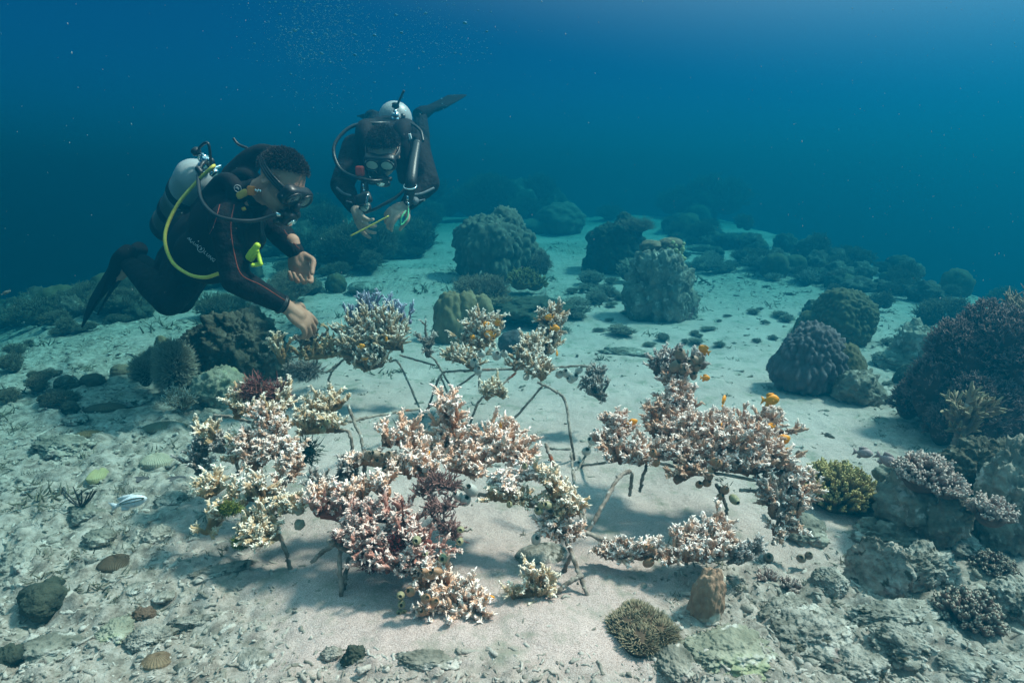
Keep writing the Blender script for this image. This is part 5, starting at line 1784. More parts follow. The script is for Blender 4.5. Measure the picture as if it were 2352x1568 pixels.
slab("rock", "pitted grey mound with dark holes near the picture edge", 2080, 1495, 70, 55, 40, M_ROCKP, 70, 0.1, 0.1, 0, 6, sub=6)
slab("rock", "broken shell-like plate casting a dark shadow near the corner", 2200, 1530, 60, 30, 14, M_ROCKP, 71, -0.3, 0.35, 0, 10)
slab("rock", "flat rounded stone half buried under the middle frame", 1245, 1275, 62, 40, 16, M_ROCKP, 72, 0.2, 0.05, 0, 2, kind_="smooth")
slab("rock", "long crusted plank of dead coral at the lower middle", 975, 1520, 62, 24, 14, M_ROCK, 73, -0.15, 0.1, 0, 4)
slab("rock", "small round pebble stone on the clean sand", 765, 1505, 22, 18, 14, M_ROCKP, 74, 0, 0, 0, 4)
slab("rock", "mossy clump of twigs on the clean sand", 815, 1515, 26, 20, 28, M_DARK, 75, 0, 0, 0, 6)
slab("rock", "smooth pale stone barely showing in the clean sand", 585, 1515, 50, 34, 12, M_ROCKP, 76, -0.5, 0, 0, 1, kind_="smooth")
slab("rock", "long thin rock plank lying on the back sand", 1440, 812, 52, 20, 9, M_ROCK, 77, -0.35, 0.1, 0, 3)

boulder("rock", "dark encrusted reef wall running along the picture edge under the soft coral", "rock", 2340, 1260, 70, 215, M_ROCK, "rock", 171, 6, extra=[(-0.5, 0, 0.3, 0.6, "rock", 172), (-0.6, -0.2, -0.4, 0.55, "rock", 173)])
slab("rock", "pale crusted block below the smaller maroon knob coral", 2330, 1400, 62, 50, 48, M_ROCKP, 174, 0.4, 0.1, 0.1, 10, sub=6)
slab("rock", "low white rubble ridge between the reef plate and the maroon knob coral", 2060, 1420, 95, 40, 26, M_ROCKP, 175, 0.2, 0.1, 0, 2, sub=6)
slab("rock", "tilted white plate in the rubble beneath the round knobby head", 1800, 1400, 62, 26, 20, M_ROCKP, 176, 0.5, 0.25, 0, 4, sub=6)
slab("rock", "pale lump at the lower edge of the rubble field", 1960, 1540, 70, 44, 34, M_ROCKP, 177, 0.1, 0.1, 0, 4, sub=6)
slab("rock", "brown crusted mound joining the reef plate to the pink-tipped coral", 2060, 1245, 80, 50, 40, M_ROCK, 178, 0.1, 0.2, 0, 6, sub=6)
finger_coral("knob_coral", "tiny brown knob cluster on the pale rubble", (1815, 1350), 0.022, M_PINKT, 34, 179, L=0.016, r=0.004, flat=0.8, nub=6)
finger_coral("knob_coral", "brown branching sprig on the rubble near the brown rock post", (1760, 1335), 0.020, M_PINKT, 24, 180, L=0.022, r=0.0038, flat=0.8, nub=6)

for (u, v, Y, q, sd_, lab) in ((2122, 1112, 1.66, 0.095, 183, "mottled lump carrying the pink-tipped knobby coral"), (2174, 1138, 1.60, 0.070, 184, "mottled lump carrying the cream-tipped ridge")):
    mb = MB()
    c = P(u, v, Y) - np.array((0, 0, q * 0.85))
    blob(mb, c, (q, q, q * 1.05), "rock", sd_, 5)
    tag(mb.build("rock", M_ROCK, loc=c - np.array((0, 0, q))), lab, "rock")
boulder("rock", "brown crusted lump under the cream-tipped ridge of knobs", "rock", 2185, 1210, 52, 78, M_ROCK, "rock", 182, 5)

# anemone
an = MB()
rg = np.random.default_rng(81)
g = G(1470, 1455)
s_ = mpp(1455, g[1])
for (dx, dy, q) in ((-28, 8, 1.0), (22, 14, 1.0), (-8, -34, 0.9), (40, -18, 0.8), (0, 34, 0.8)):
    c = g + np.array((dx * s_, dy * s_ * 1.2, 0.006))
    n = 520
    a = rg.uniform(0, 2 * np.pi, n)
    rr = np.sqrt(rg.uniform(0.02, 1, n)) * 42 * s_ * q
    p = np.stack([c[0] + rr * np.cos(a), c[1] + rr * np.sin(a), c[2] + 0.022 * (1 - (rr / (42 * s_)) ** 2)], 1)
    d = norm(np.stack([np.cos(a) * 0.8, np.sin(a) * 0.8, np.full(n, 0.75)], 1) + unit_rand(rg, n) * 0.35)
    branches(an, p, d, rg.uniform(0.012, 0.022, n), np.full(n, 0.0017), np.full(n, 0.0012), 4, 4, rg, 0.1, 1.0, 0.4, 0.0)
    ball(an, c, (44 * s_ * q, 44 * s_ * q, 0.026), 3)
tag(an.build("sea_anemone", M_ANEM, loc=g), "brown carpet anemone with short pale tentacles on the sand", "anemone")

# the outcrop below the reaching diver
boulder("rock", "dark brown rock mass below the reaching diver", "rock", 545, 878, 92, 150, M_ROCKD, "rock", 91, 6, extra=[(-0.7, 0, 0.2, 0.6, "rock", 92), (0.6, -0.1, -0.2, 0.55, "rock", 93)])
boulder("sponge", "round dark sponge ball on the rock mass", "sponge", 604, 850, 42, 90, M_DARK, "smooth", 94, 5)
boulder("rock", "green-grey encrusted stone in front of the knob coral", "rock", 492, 935, 52, 80, M_ROCKG, "rock", 95, 5)
boulder("lump_coral", "low grey cushion coral at the foot of the rock mass", "coral", 556, 918, 36, 42, M_PORI, "lump", 96, 4)
boulder("lump_coral", "pale knobby coral top above the fringed polyps", "coral", 372, 815, 18, 42, M_PORY, "knob", 97, 4)
bush("polyp_coral", "fringed grey-tan polyp coral at the outer side of the outcrop", "coral", 348, 905, 40, 105, M_FRING, 98, 2600, 0.20, 0.009, 2, subs=0, spread=0.3, solid=0.86, up=0.0)
bush("polyp_coral", "larger fringed polyp coral next to the white-dotted knobs", "coral", 402, 912, 48, 130, M_FRING, 99, 3200, 0.20, 0.008, 2, subs=0, spread=0.3, solid=0.86, up=0.0)
finger_coral("knob_coral", "dark knob coral dotted with white tips on the outcrop", (445, 880), 0.115, M_KNOB, 230, 100, L=0.032, r=0.0068, flat=1.45, nub=5)
bush("lace_coral", "small pale blue-white lace coral at the foot of the outcrop", "coral", 412, 952, 30, 46, M_ACROW, 103, 160, 0.5, 0.028, 2, subs=2)
boulder("rock", "thin dark stump beside the diver's sleeve", "rock", 574, 768, 12, 66, M_DARK, "rock", 104, 4)

# mushroom corals and plates lying on the rubble
M_MUSH = mat("ribbed_mushroom_coral", (0.11, 0.085, 0.055), (0.19, 0.15, 0.105), 12, 0.9, 0.4, 120, bdist=0.004)
M_MUSHD = mat("dark_mushroom_coral", (0.045, 0.030, 0.018), (0.12, 0.085, 0.055), 10, 0.85, 0.4, 120, bdist=0.004)
M_MUSHY = mat("yellow_green_mushroom_coral", (0.26, 0.25, 0.12), (0.38, 0.36, 0.20), 10, 0.9, 0.4, 120, bdist=0.004)


def mushroom(label, u, v, a, b, th, m, yaw, ribs=60, tilt=0.15):
    g = G(u, v)
    s_ = mpp(v, g[1])
    n, k = 16, ribs * 4
    th_ = np.linspace(0, 2 * np.pi, k, endpoint=False)
    rr = np.linspace(0.02, 1.0, n)
    rib = 0.5 + 0.5 * np.cos(ribs * th_)
    hh = (1 - rr[:, None] ** 2.2) * th * s_ + 0.10 * th * s_ * rib[None] * (0.3 + rr[:, None]) - 0.35 * th * s_ * np.exp(-(rr[:, None] / 0.16) ** 2)
    x = rr[:, None] * np.cos(th_)[None] * a * s_ * (1 + 0.02 * rib)
    y = rr[:, None] * np.sin(th_)[None] * b * s_ * (1 + 0.02 * rib)
    cy, sy = math.cos(yaw), math.sin(yaw)
    X, Y = x * cy - y * sy, x * sy + y * cy
    V = np.stack([X, Y, hh - tilt * Y + 0.004], -1)
    low = V[-1].copy()
    low[:, 2] -= 0.6 * th * s_
    V = np.concatenate([V, low[None] * np.array((0.9, 0.9, 1))])
    n += 1
    idx = np.arange(n * k).reshape(n, k)
    i2 = np.roll(idx, -1, 1)
    q = np.stack([idx[:-1], idx[1:], i2[1:], i2[:-1]], -1).reshape(-1, 4)
    mb = MB()
    mb.add(V.reshape(-1, 3) + g, [(n * k, idx[0, j], i2[0, j]) for j in range(k)], q)
    mb.v[-1] = np.concatenate([mb.v[-1]]) if False else mb.v[-1]
    vv = np.concatenate([mb.v[0], [V[0].mean(0) + g]])
    mb.v[0] = vv
    mb.a[0] = np.zeros(len(vv))
    mb.n = len(vv)
    return tag(mb.build("mushroom_coral", m, loc=g), label, "mushroom coral")


mushroom("long oval grey-brown mushroom coral on the slope below the outcrop", 376, 985, 50, 34, 15, M_MUSH, 0.55, 50)
mushroom("elongated olive mushroom coral higher up the slope, half in rubble", 243, 940, 44, 26, 13, M_MUSHD, 0.5, 50)
mushroom("small rusty oval mushroom coral beside the elongated olive one", 205, 1000, 30, 22, 10, mat("rusty_mushroom_coral", (0.14, 0.09, 0.04), (0.20, 0.13, 0.065), 12, 0.9, 0.4, 120), 0.5, 40)
mushroom("pale beige domed mushroom coral between two frames of stones", 360, 1062, 34, 34, 20, mat("beige_mushroom_coral", (0.30, 0.27, 0.20), (0.42, 0.38, 0.29), 12, 0.9, 0.4, 120), 0.2, 44)
mushroom("upright yellow-green oval mushroom coral", 229, 1095, 19, 36, 18, M_MUSHY, 0.0, 44)
mushroom("dark round mushroom coral with fine ribs on the lower slope", 268, 1298, 38, 34, 22, M_MUSHD, 0.3, 64)
mushroom("brown ribbed half disc under a stone ledge at the bottom", 362, 1520, 36, 30, 18, mat("brown_ribbed_coral", (0.10, 0.06, 0.035), (0.26, 0.18, 0.11), 12, 0.9, 0.4, 120), 0.2, 30)
mushroom("pale round disc stone beside the dark round mushroom coral", 318, 1352, 30, 30, 9, M_ROCKP, 0.0, 20)
mushroom("pale smaller disc stone next to the larger pale disc", 376, 1372, 26, 26, 9, M_ROCKP, 0.4, 16)
mushroom("grey-blue flat disc below the beige dome", 405, 1105, 28, 28, 8, M_PORV, 0.0, 40)
mushroom("little grey disc beside the yellow-green oval", 320, 1103, 22, 16, 6, M_PORV, 0.0, 40)
for i, (u, v, a, lab) in enumerate(((205, 890, 26, "brown lump coral pair high on the rubble slope"), (270, 865, 22, "flat brown lump coral on the rubble slope"), (105, 940, 16, "small rusty lump at the dim slope edge"), (145, 890, 22, "dim brown lump at the slope edge"))):
    boulder("lump_coral", lab, "coral", u, v, a, a * 1.1, M_MUSHD if i != 1 else M_MUSH, "lump", 110 + i, 4)
boulder("lump_coral", "dark blue-black double lump coral in the lower corner", "coral", 85, 1420, 48, 62, MATS["dark_reef_growth"], "knob", 121, 5, extra=[(-0.7, 0.4, 0.1, 0.65, "knob", 122)])
boulder("rock", "dark stone at the very corner of the picture", "rock", 15, 1530, 26, 40, M_DARK, "rock", 123, 4)
boulder("rock", "small dark brown stone beside the double lump coral", "rock", 118, 1360, 20, 26, M_DARK, "rock", 124, 4)
slab("rock", "angular brown stone above the ribbed half disc", 330, 1420, 24, 18, 20, mat("brown_stone", (0.09, 0.055, 0.035), (0.16, 0.10, 0.07), 20, 0.9, 0.5, 80), 125, 0.3, 0.2, 0, 8)
slab("rock", "pale ledge stone overhanging the ribbed half disc", 345, 1475, 44, 28, 16, M_ROCKP, 126, 0.2, 0.2, 0, 12, sub=6)
slab("rock", "tall pale slab leaning at the picture edge on the slope", 62, 1300, 42, 60, 30, M_ROCKP, 127, 0.3, 0.1, 0.2, 8)
slab("rock", "flat grey slab on the upper rubble slope", 300, 925, 38, 24, 12, M_ROCKP, 128, 0.2, 0.1, 0, 4)
slab("rock", "long low rock hump on the upper rubble slope", 140, 1035, 70, 40, 22, M_ROCK, 129, -0.3, 0.1, 0, 6, sub=6)
slab("rock", "pale bean-shaped stone below the flat grey slab", 175, 970, 28, 20, 14, M_ROCKP, 130, -0.3, 0.1, 0, 4)
slab("rock", "angular white stone beside the silver striped fish", 400, 1150, 30, 26, 14, M_ROCKP, 131, 0.3, 0.1, 0, 4)
slab("rock", "wedge-shaped white stone below the silver striped fish", 362, 1235, 30, 24, 18, M_ROCKP, 132, 0.9, 0.1, 0, 4)
slab("rock", "stone seat under the black feather star", 200, 1185, 36, 26, 18, M_ROCK, 133, 0.1, 0.1, 0, 6)
slab("rock", "mossy stone in the rubble above the dark round mushroom coral", 235, 1240, 30, 24, 18, M_ROCK, 134, 0.1, 0.1, 0, 6)
slab("rock", "long broken coral branch lying on the clean sand edge", 515, 1310, 62, 12, 12, M_ROCKP, 135, 0.45, 0, 0, 3)
slab("rock", "crooked broken branch on the sand below the long one", 440, 1430, 58, 11, 11, M_ROCKP, 136, 0.15, 0, 0, 3)
slab("rock", "mossy grey mound in the bottom corner rubble", 270, 1455, 36, 44, 20, M_ROCKG, 137, 0.3, 0, 0, 4, sub=6)
slab("rock", "rough grey hump along the lower edge of the slope", 120, 1490, 60, 40, 22, M_ROCK, 138, 0.1, 0, 0, 4, sub=5)
# black feather star
fs_ = MB()
rg = np.random.default_rng(140)
g = G(190, 1185)
for k in range(9):
    a = rg.uniform(0.1, 3.0)
    p0 = g + np.array((0, 0, 0.03))
    d = np.array((math.cos(a), 0.2 * rg.normal(), 0.7 + 0.3 * rg.random()))
    pts = [p0, p0 + d * 0.03, p0 + d * 0.05 + np.array((0.01 * math.cos(a), 0, 0.02))]
    hose(fs_, pts, [0.003, 0.0026, 0.0015], 14, 5)
tag(fs_.build("feather_star", M_RUB, loc=g), "black feather star arms curling up from a stone", "feather star")

# reef growth fading into the blue: individual corals copied from a few built ones
protoB = [bush("bushy_coral", "dark bushy coral fading into the blue on the far reef", "coral", 1610, 560, 34, 46, M_BUSH, 150 + k, 520, 0.22, 0.014, 4 + k, group="bushy corals of the far reef") for k in range(3)]
protoL = [boulder("lump_coral", "dim lumpy coral head fading into the blue on the far reef", "coral", 1640 + 40 * k, 575, 28, 36, (M_ROCKD, M_DARK, M_PORO)[k], ("rock", "rock", "knob")[k], 160 + k, 4, group="coral heads of the far reef") for k in range(3)]
M_TUFT = mat("grey_green_rubble_tuft", (0.07, 0.075, 0.055), (0.20, 0.19, 0.15), 20, 0.95, 0.6, 60, tips=((0.20, 0.19, 0.15), (0.34, 0.32, 0.27)))
protoN = [bush("rubble_tuft", "low grey-green tuft of overgrown rubble on the sand between pinnacles and frames", "coral", 1370, 700, 24, 26, M_TUFT, 190 + k, 420, 0.35, 0.028, 4 + k, group="overgrown rubble tufts on the sand", solid=0.7) for k in range(2)]
rg = np.random.default_rng(170)


def scatter(n, fu, fv, size, bushy=0.5, flat=1.0, near=False):
    for i in range(n):
        u = rg.uniform(*fu)
        v = fv(u)
        g = G(u, v)
        if g[1] > 14:
            continue
        s_ = mpp(v, g[1])
        want = rg.uniform(*size) * s_
        if near:
            src = protoN[rg.integers(2)]
            ref = 24 * mpp(700, G(1370, 700)[1])
        elif rg.random() < bushy:
            src = protoB[rg.integers(3)]
            ref = 34 * mpp(560, G(1610, 560)[1])
        else:
            src = protoL[rg.integers(3)]
            ref = 28 * mpp(575, G(1640, 575)[1])
        c = src.copy()
        C.objects.link(c)
        q = want / ref
        c.scale = (q * rg.uniform(0.85, 1.3), q, q * rg.uniform(0.7, 1.25) * flat)
        c.rotation_euler = (0, 0, rg.uniform(0, 6.28))
        c.location = g
        c["_org"] = [float(x) for x in g]


scatter(34, (1560, 2100), lambda u: 560 + (u - 1560) * 0.19 + rg.uniform(-26, 34), (14, 36), 0.45)
scatter(10, (1850, 2120), lambda u: rg.uniform(650, 740), (16, 34), 0.4)
scatter(30, (980, 1780), lambda u: rg.uniform(476, 512), (26, 62), 0.6)
scatter(8, (1480, 1700), lambda u: rg.uniform(510, 560), (20, 44), 0.6)
scatter(40, (560, 985), lambda u: rg.uniform(520, 600), (22, 52), 0.7)
scatter(14, (740, 900), lambda u: rg.uniform(590, 640), (18, 40), 0.7)
scatter(22, (200, 560), lambda u: 760 - (u - 200) * 0.30 + rg.uniform(-40, 10), (20, 46), 0.6)
scatter(10, (640, 740), lambda u: rg.uniform(620, 690), (16, 34), 0.7)
scatter(18, (0, 170), lambda u: 770 + rg.uniform(0, 260) - u * 0.3, (14, 34), 0.6)
scatter(26, (1260, 1480), lambda u: rg.uniform(640, 770), (12, 34), 0.85, 0.7, True)
scatter(16, (1600, 1860), lambda u: rg.uniform(660, 800), (8, 20), 1.0, 0.6, True)
scatter(12, (2030, 2200), lambda u: rg.uniform(790, 930), (10, 26), 0.4, 0.8, True)
scatter(6, (1450, 1620), lambda u: rg.uniform(760, 800), (10, 18), 0.4, 0.7, True)
scatter(34, (0, 360), lambda u: 752 - u * 0.19 + rg.uniform(-14, 16), (20, 46), 0.75)
scatter(26, (1720, 2330), lambda u: 556 + (u - 1720) * 0.235 + rg.uniform(-10, 22), (14, 40), 0.7)
scatter(22, (960, 1760), lambda u: rg.uniform(478, 500), (36, 70), 0.7)
scatter(16, (1560, 1900), lambda u: 590 + (u - 1560) * 0.2 + rg.uniform(-20, 30), (16, 34), 0.5, 0.8, True)
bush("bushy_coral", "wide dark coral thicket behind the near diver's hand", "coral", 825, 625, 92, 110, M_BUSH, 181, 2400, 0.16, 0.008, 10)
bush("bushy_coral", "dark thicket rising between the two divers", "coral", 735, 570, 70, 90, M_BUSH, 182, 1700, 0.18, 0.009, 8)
bush("bushy_coral", "brown bush beneath the near diver's free hand", "coral", 655, 700, 66, 72, M_BUSHT, 183, 1500, 0.18, 0.010, 6)
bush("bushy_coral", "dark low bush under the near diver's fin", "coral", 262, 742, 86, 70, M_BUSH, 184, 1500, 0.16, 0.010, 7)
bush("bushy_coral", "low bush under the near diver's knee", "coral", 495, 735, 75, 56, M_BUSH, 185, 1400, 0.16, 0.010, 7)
boulder("rock", "low sand-dusted mound on the open sand behind the lilac fingers", "rock", 835, 676, 42, 28, M_ROCKP, "smooth", 186, 4)
boulder("lump_coral", "dim greenish lump beside the low sand-dusted mound", "coral", 770, 672, 24, 40, M_PORO, "lump", 187, 4)

# ------------------------------------------------------------------ fish
M_FY = mat("orange_yellow_fish", (0.80, 0.27, 0.010), (0.92, 0.38, 0.02), 30, 0.45, 0.1, 300, spec=0.4)
M_FP = mat("pinkish_grey_fish", (0.36, 0.24, 0.25), (0.50, 0.36, 0.36), 30, 0.45, 0.1, 300, spec=0.4)
M_FG = mat("grey_brown_fish", (0.14, 0.12, 0.10), (0.26, 0.23, 0.20), 30, 0.5, 0.1, 300)
M_FS = mat("silver_fish", (0.50, 0.56, 0.62), (0.70, 0.74, 0.78), 30, 0.35, 0.1, 300, spec=0.5)
M_FSTR = mat("dark_stripe", (0.05, 0.06, 0.05), (0.10, 0.11, 0.08), 30, 0.5, 0.0)
M_EYE = mat("black_eye", (0.005, 0.005, 0.006), (0.012, 0.012, 0.012), 5, 0.1, 0.0, spec=0.6)


def fin_plate(mb, outline, th, side=0.0):
    """a thin solid fin in the fish's own x-z plane, thicker at its root"""
    o = np.asarray(outline, float)
    n = len(o)
    c = o.mean(0)
    V = []
    for s in (-1, 1):
        V += [(x, side + s * th * 0.25, z) for x, z in o]
        V.append((c[0], side + s * th, c[1]))
    t = []
    for i in range(n):
        j = (i + 1) % n
        t.append((n, i, j))
        t.append((2 * n + 1, n + 1 + j, n + 1 + i))
    q = [(i, n + 1 + i, n + 1 + (i + 1) % n, (i + 1) % n) for i in range(n)]
    mb.add(V, t, q)


def fish_proto(name, label, cat, m, deep, seed, slim=False, stripe=None):
    t = thing(name, label, cat, (0, 0, 0))
    xs = np.array([0.50, 0.485, 0.44, 0.36, 0.25, 0.10, -0.05, -0.18, -0.28, -0.35])
    hs = np.array([0.02, 0.10, 0.22, 0.35, 0.46, 0.50, 0.44, 0.31, 0.18, 0.13]) * deep
    ws = np.array([0.02, 0.08, 0.15, 0.20, 0.23, 0.22, 0.18, 0.12, 0.06, 0.03]) * min(deep, 0.55) * 1.1
    k = 16
    a = np.arange(k) * 2 * np.pi / k
    V = np.stack([np.repeat(xs, k).reshape(-1, k), ws[:, None] * np.cos(a), hs[:, None] * np.sin(a) + 0.0 * xs[:, None]], -1)
    n = len(xs)
    idx = np.arange(n * k).reshape(n, k)
    i2 = np.roll(idx, -1, 1)
    q = np.stack([idx[:-1], i2[:-1], i2[1:], idx[1:]], -1).reshape(-1, 4)
    b = MB()
    b.add(np.concatenate([V.reshape(-1, 3), [(0.505, 0, 0), (-0.36, 0, 0)]]), [(n * k, i2[0, j], idx[0, j]) for j in range(k)] + [(n * k + 1, idx[-1, j], i2[-1, j]) for j in range(k)], q)
    b.build("body", m, t)
    f = MB()
    fin_plate(f, [(-0.33, 0.10 * deep), (-0.42, 0.24 * deep), (-0.58, 0.42 * deep), (-0.50, 0.0), (-0.58, -0.42 * deep), (-0.42, -0.24 * deep), (-0.33, -0.10 * deep)], 0.012)
    f.build("tail_fin", m, t)
    f = MB()
    fin_plate(f, [(0.22, 0.44 * deep), (0.12, 0.62 * deep), (-0.10, 0.66 * deep), (-0.30, 0.56 * deep), (-0.26, 0.22 * deep), (0.0, 0.42 * deep)], 0.012)
    f.build("dorsal_fin", m, t)
    f = MB()
    fin_plate(f, [(-0.02, -0.44 * deep), (-0.12, -0.62 * deep), (-0.30, -0.54 * deep), (-0.26, -0.20 * deep)], 0.012)
    f.build("anal_fin", m, t)
    for s in (-1, 1):
        f = MB()
        fin_plate(f, [(0.20, -0.04), (0.06, 0.05), (0.02, -0.08), (0.10, -0.13)], 0.008, s * 0.235 * min(deep, 0.55))
        f.build("pectoral_fin", m, t)
        e = MB()
        ball(e, (0.385, s * 0.165 * min(deep, 0.55), 0.09 * deep), 0.030, 2)
        e.build("eye", M_EYE, t)
    if stripe:
        f = MB()
        for s in (-1, 1):
            for z0 in stripe:
                p = np.stack([xs[2:9], s * (ws[2:9] * math.sqrt(max(0.0, 1 - z0 * z0)) + 0.004), hs[2:9] * z0], 1)
                tubes(f, p[None], np.full((1, 7), 0.016), 5, caps=True)
        f.build("stripe", M_FSTR, t)
    return t


_used = {}


def fish(proto, label, u, v, Y, size, yaw, pitch=0.0, roll=0.0, group=None):
    o = proto if not _used.get(proto.name) else copy_tree(proto)
    _used[proto.name] = True
    L = 1.05 * size * mpp(v, Y)
    p = P(u, v, Y)
    o.location = p
    o.scale = (L, L, L)
    o.rotation_euler = (roll, -pitch, yaw)
    o["label"] = label
    if group:
        o["group"] = group
    o["_org"] = [float(x) for x in p]


FY = fish_proto("orange_fish", "", "fish", M_FY, 0.62, 1)
GF = "orange damselfish round the corals"
PI = math.pi
for (lab, u, v, Y, s, yaw, pit) in (
    ("largest orange fish gliding alone over open sand", 1770, 918, 1.60, 40, 0.1, 0.0),
    ("orange fish turned nose-up over open sand, beside the largest one", 1662, 920, 1.62, 26, 0.9, 1.1),
    ("orange fish at the edge of the biggest coral table, swimming up", 1798, 1011, 1.66, 36, 0.15, 0.35),
    ("orange fish nestled among the white tips of the biggest table", 1768, 980, 1.66, 24, 3.3, 0.1),
    ("small orange fish just under the swimming-up one", 1808, 1033, 1.66, 16, 0.3, 0.3),
    ("tiny orange fish in a gap of the biggest coral table", 1657, 975, 1.68, 12, 1.2, 0.4),
    ("yellow fish above the squirts on the purple-grey crown", 1617, 803, 1.88, 28, 2.4, 0.4),
    ("yellow fish under the squirts of the purple-grey crown", 1620, 868, 1.88, 22, 0.1, -0.1),
    ("orange fish beside the bare orange limbs", 1453, 970, 1.72, 24, 0.2, 0.35),
    ("yellow fish at the tip of the upright pale tower", 1261, 729, 2.46, 20, 3.0, -0.1),
    ("yellow fish halfway up the upright pale tower", 1275, 754, 2.45, 22, 0.2, -0.1),
    ("yellow fish hanging below the upright pale tower", 1279, 811, 2.45, 18, 1.3, -0.9),
    ("yellow fish high on the pale round coral head", 1143, 741, 2.55, 24, 2.2, -0.4),
    ("yellow fish in the middle of the pale round coral head", 1124, 769, 2.54, 26, 2.9, 0.2),
    ("faint yellow fish on the crest of the pale round coral head", 1116, 745, 2.56, 18, 0.4, 0.4),
    ("small yellow fish low on the pale round coral head", 1086, 774, 2.54, 14, 0.5, -0.4),
    ("yellow fish beneath the pale round coral head", 1082, 801, 2.54, 16, 2.0, -0.6),
    ("yellow fish inside the round white-tipped bush", 887, 776, 2.56, 22, 1.9, -0.9),
    ("second yellow fish deeper in the round white-tipped bush", 830, 795, 2.57, 16, 0.3, 0.2),
    ("yellow fish under the round white-tipped bush", 838, 822, 2.60, 16, 0.6, -0.3),
    ("little orange fish on the broad peach shelf", 1150, 977, 1.55, 20, 1.9, -0.6),
    ("little orange fish in the shade below the peach spike", 986, 1040, 1.50, 12, 1.4, 0.8),
    ("lemon yellow fish beside the lowest orange-cream coral", 1126, 1373, 1.22, 20, 0.2, 0.15),
):
    fish(FY, lab, u, v, Y, s, yaw, pit, 0.0, GF)
FP = fish_proto("pink_fish", "", "fish", M_FP, 0.55, 2)
fish(FP, "pale pink fish over the sand just above the olive finger coral", 1983, 1040, 1.78, 40, -0.15, -0.1)
fish(FP, "pinkish fish tilted nose-down beside the pink-tipped coral", 2036, 1056, 1.72, 46, -0.35, -0.45)
FS = fish_proto("striped_fish", "", "fish", M_FS, 0.42, 3, stripe=(0.62, 0.15))
fish(FS, "silver fish with dark stripes close over the rubble slope", 298, 1153, 1.55, 68, 0.35, 0.12)
FG = fish_proto("grey_fish", "", "fish", M_FG, 0.30, 4)
fish(FG, "slim grey fish resting on the sand behind the olive finger coral", 1903, 1000, 1.98, 28, -0.4, -0.25)
fish(FG, "dark fish at the foot of the big boulder coral", 1103, 628, 5.6, 20, 1.2, 0.6)
fish(FG, "small dim fish alone in the blue beside the slope", 14, 672, 3.0, 20, 0.5, 0.4)

# ------------------------------------------------------------------ sea squirts
M_SQ = mat("grey_brown_squirt", (0.16, 0.12, 0.085), (0.30, 0.23, 0.16), 40, 0.45, 0.15, 300, spec=0.5)
M_SQO = mat("orange_brown_squirt", (0.28, 0.14, 0.07), (0.40, 0.22, 0.12), 40, 0.45, 0.15, 300, spec=0.5)
M_SQW = mat("pale_translucent_squirt", (0.36, 0.37, 0.34), (0.52, 0.52, 0.48), 40, 0.3, 0.1, 300, spec=0.5)
M_SQG = mat("olive_squirt", (0.20, 0.19, 0.10), (0.36, 0.33, 0.19), 40, 0.45, 0.15, 300, spec=0.5)
M_HOLE = mat("dark_siphon", (0.012, 0.010, 0.006), (0.04, 0.034, 0.015), 60, 0.7, 0.0)
_sq = {}


def squirt(label, u, v, Y, size, m, seed, group, face=None):
    rg = np.random.default_rng(seed)
    p = P(u, v, Y)
    r = size * mpp(v, Y) * 0.5
    ax = norm(np.array((rg.normal() * 0.45, -0.55 - 0.3 * rg.random(), 0.75)) if face is None else np.array(face))
    if m.name not in _sq:
        t = thing("sea_squirt", label, "sea squirt", (0, 0, 0), group)
        b = MB()
        prof = [(0.0, -1.15), (0.45, -1.08), (0.80, -0.75), (0.98, -0.25), (0.96, 0.20), (0.80, 0.60), (0.58, 0.85), (0.50, 0.98), (0.44, 1.02), (0.36, 0.98), (0.32, 0.80)]
        lathe(b, prof, (0, 0, 0), (0, 0, 1), 20)
        ball(b, (0.62, 0.0, 0.45), (0.30, 0.26, 0.30), 2)
        b.build("body", m, t)
        h = MB()
        lathe(h, [(0.0, 0.90), (0.20, 0.91), (0.40, 0.94), (0.455, 1.03), (0.40, 1.045)], (0, 0, 0), (0, 0, 1), 16)
        h.build("siphon", M_HOLE, t)
        _sq[m.name] = t
        o = t
    else:
        o = copy_tree(_sq[m.name])
    o["label"] = label
    o["group"] = group
    o.location = p
    o.scale = (r * rg.uniform(0.85, 1.05), r * rg.uniform(0.85, 1.05), r * rg.uniform(1.0, 1.3))
    o.rotation_euler = Vector(ax).to_track_quat('Z', 'X').to_euler()
    o["_org"] = [float(x) for x in p]


def cluster(label, group, pts, Y, m, seed, face=None):
    for i, (u, v, s) in enumerate(pts):
        squirt(label, u, v, Y, s, m, seed + i, group, face)


cluster("brown sea squirt in the tight row at the end of the peach stub", "brown squirts on the peach stub", [(847, 1046, 24), (864, 1044, 22), (878, 1051, 23), (893, 1047, 23), (905, 1060, 20), (880, 1062, 20), (897, 1066, 20), (886, 1078, 19), (899, 1082, 18), (868, 1060, 20)], 1.535, M_SQ, 500)
cluster("olive sea squirt of the hanging vertical chain in front", "chain of squirts hanging in front", [(920, 1367, 21), (922, 1387, 20), (917, 1405, 15), (928, 1403, 12), (918, 1421, 20), (916, 1438, 16), (917, 1454, 17), (918, 1470, 20)], 1.235, M_SQG, 520, (0.1, -1, 0.45))
cluster("orange-brown sea squirt amid the lowest front coral", "squirts amid the lowest front coral", [(989, 1319, 24), (1004, 1311, 20), (975, 1311, 17), (942, 1358, 24), (978, 1374, 25), (998, 1381, 22), (970, 1405, 20), (1018, 1455, 26)], 1.205, M_SQO, 540)
cluster("big smooth squirt under the lowest front coral", "large squirts under the lowest front coral", [(1041, 1472, 34), (1021, 1476, 27)], 1.185, M_SQ, 560)
cluster("pale squirt lowest of all, just above the sand", "lowest pale squirt", [(991, 1505, 25)], 1.17, M_SQW, 565)
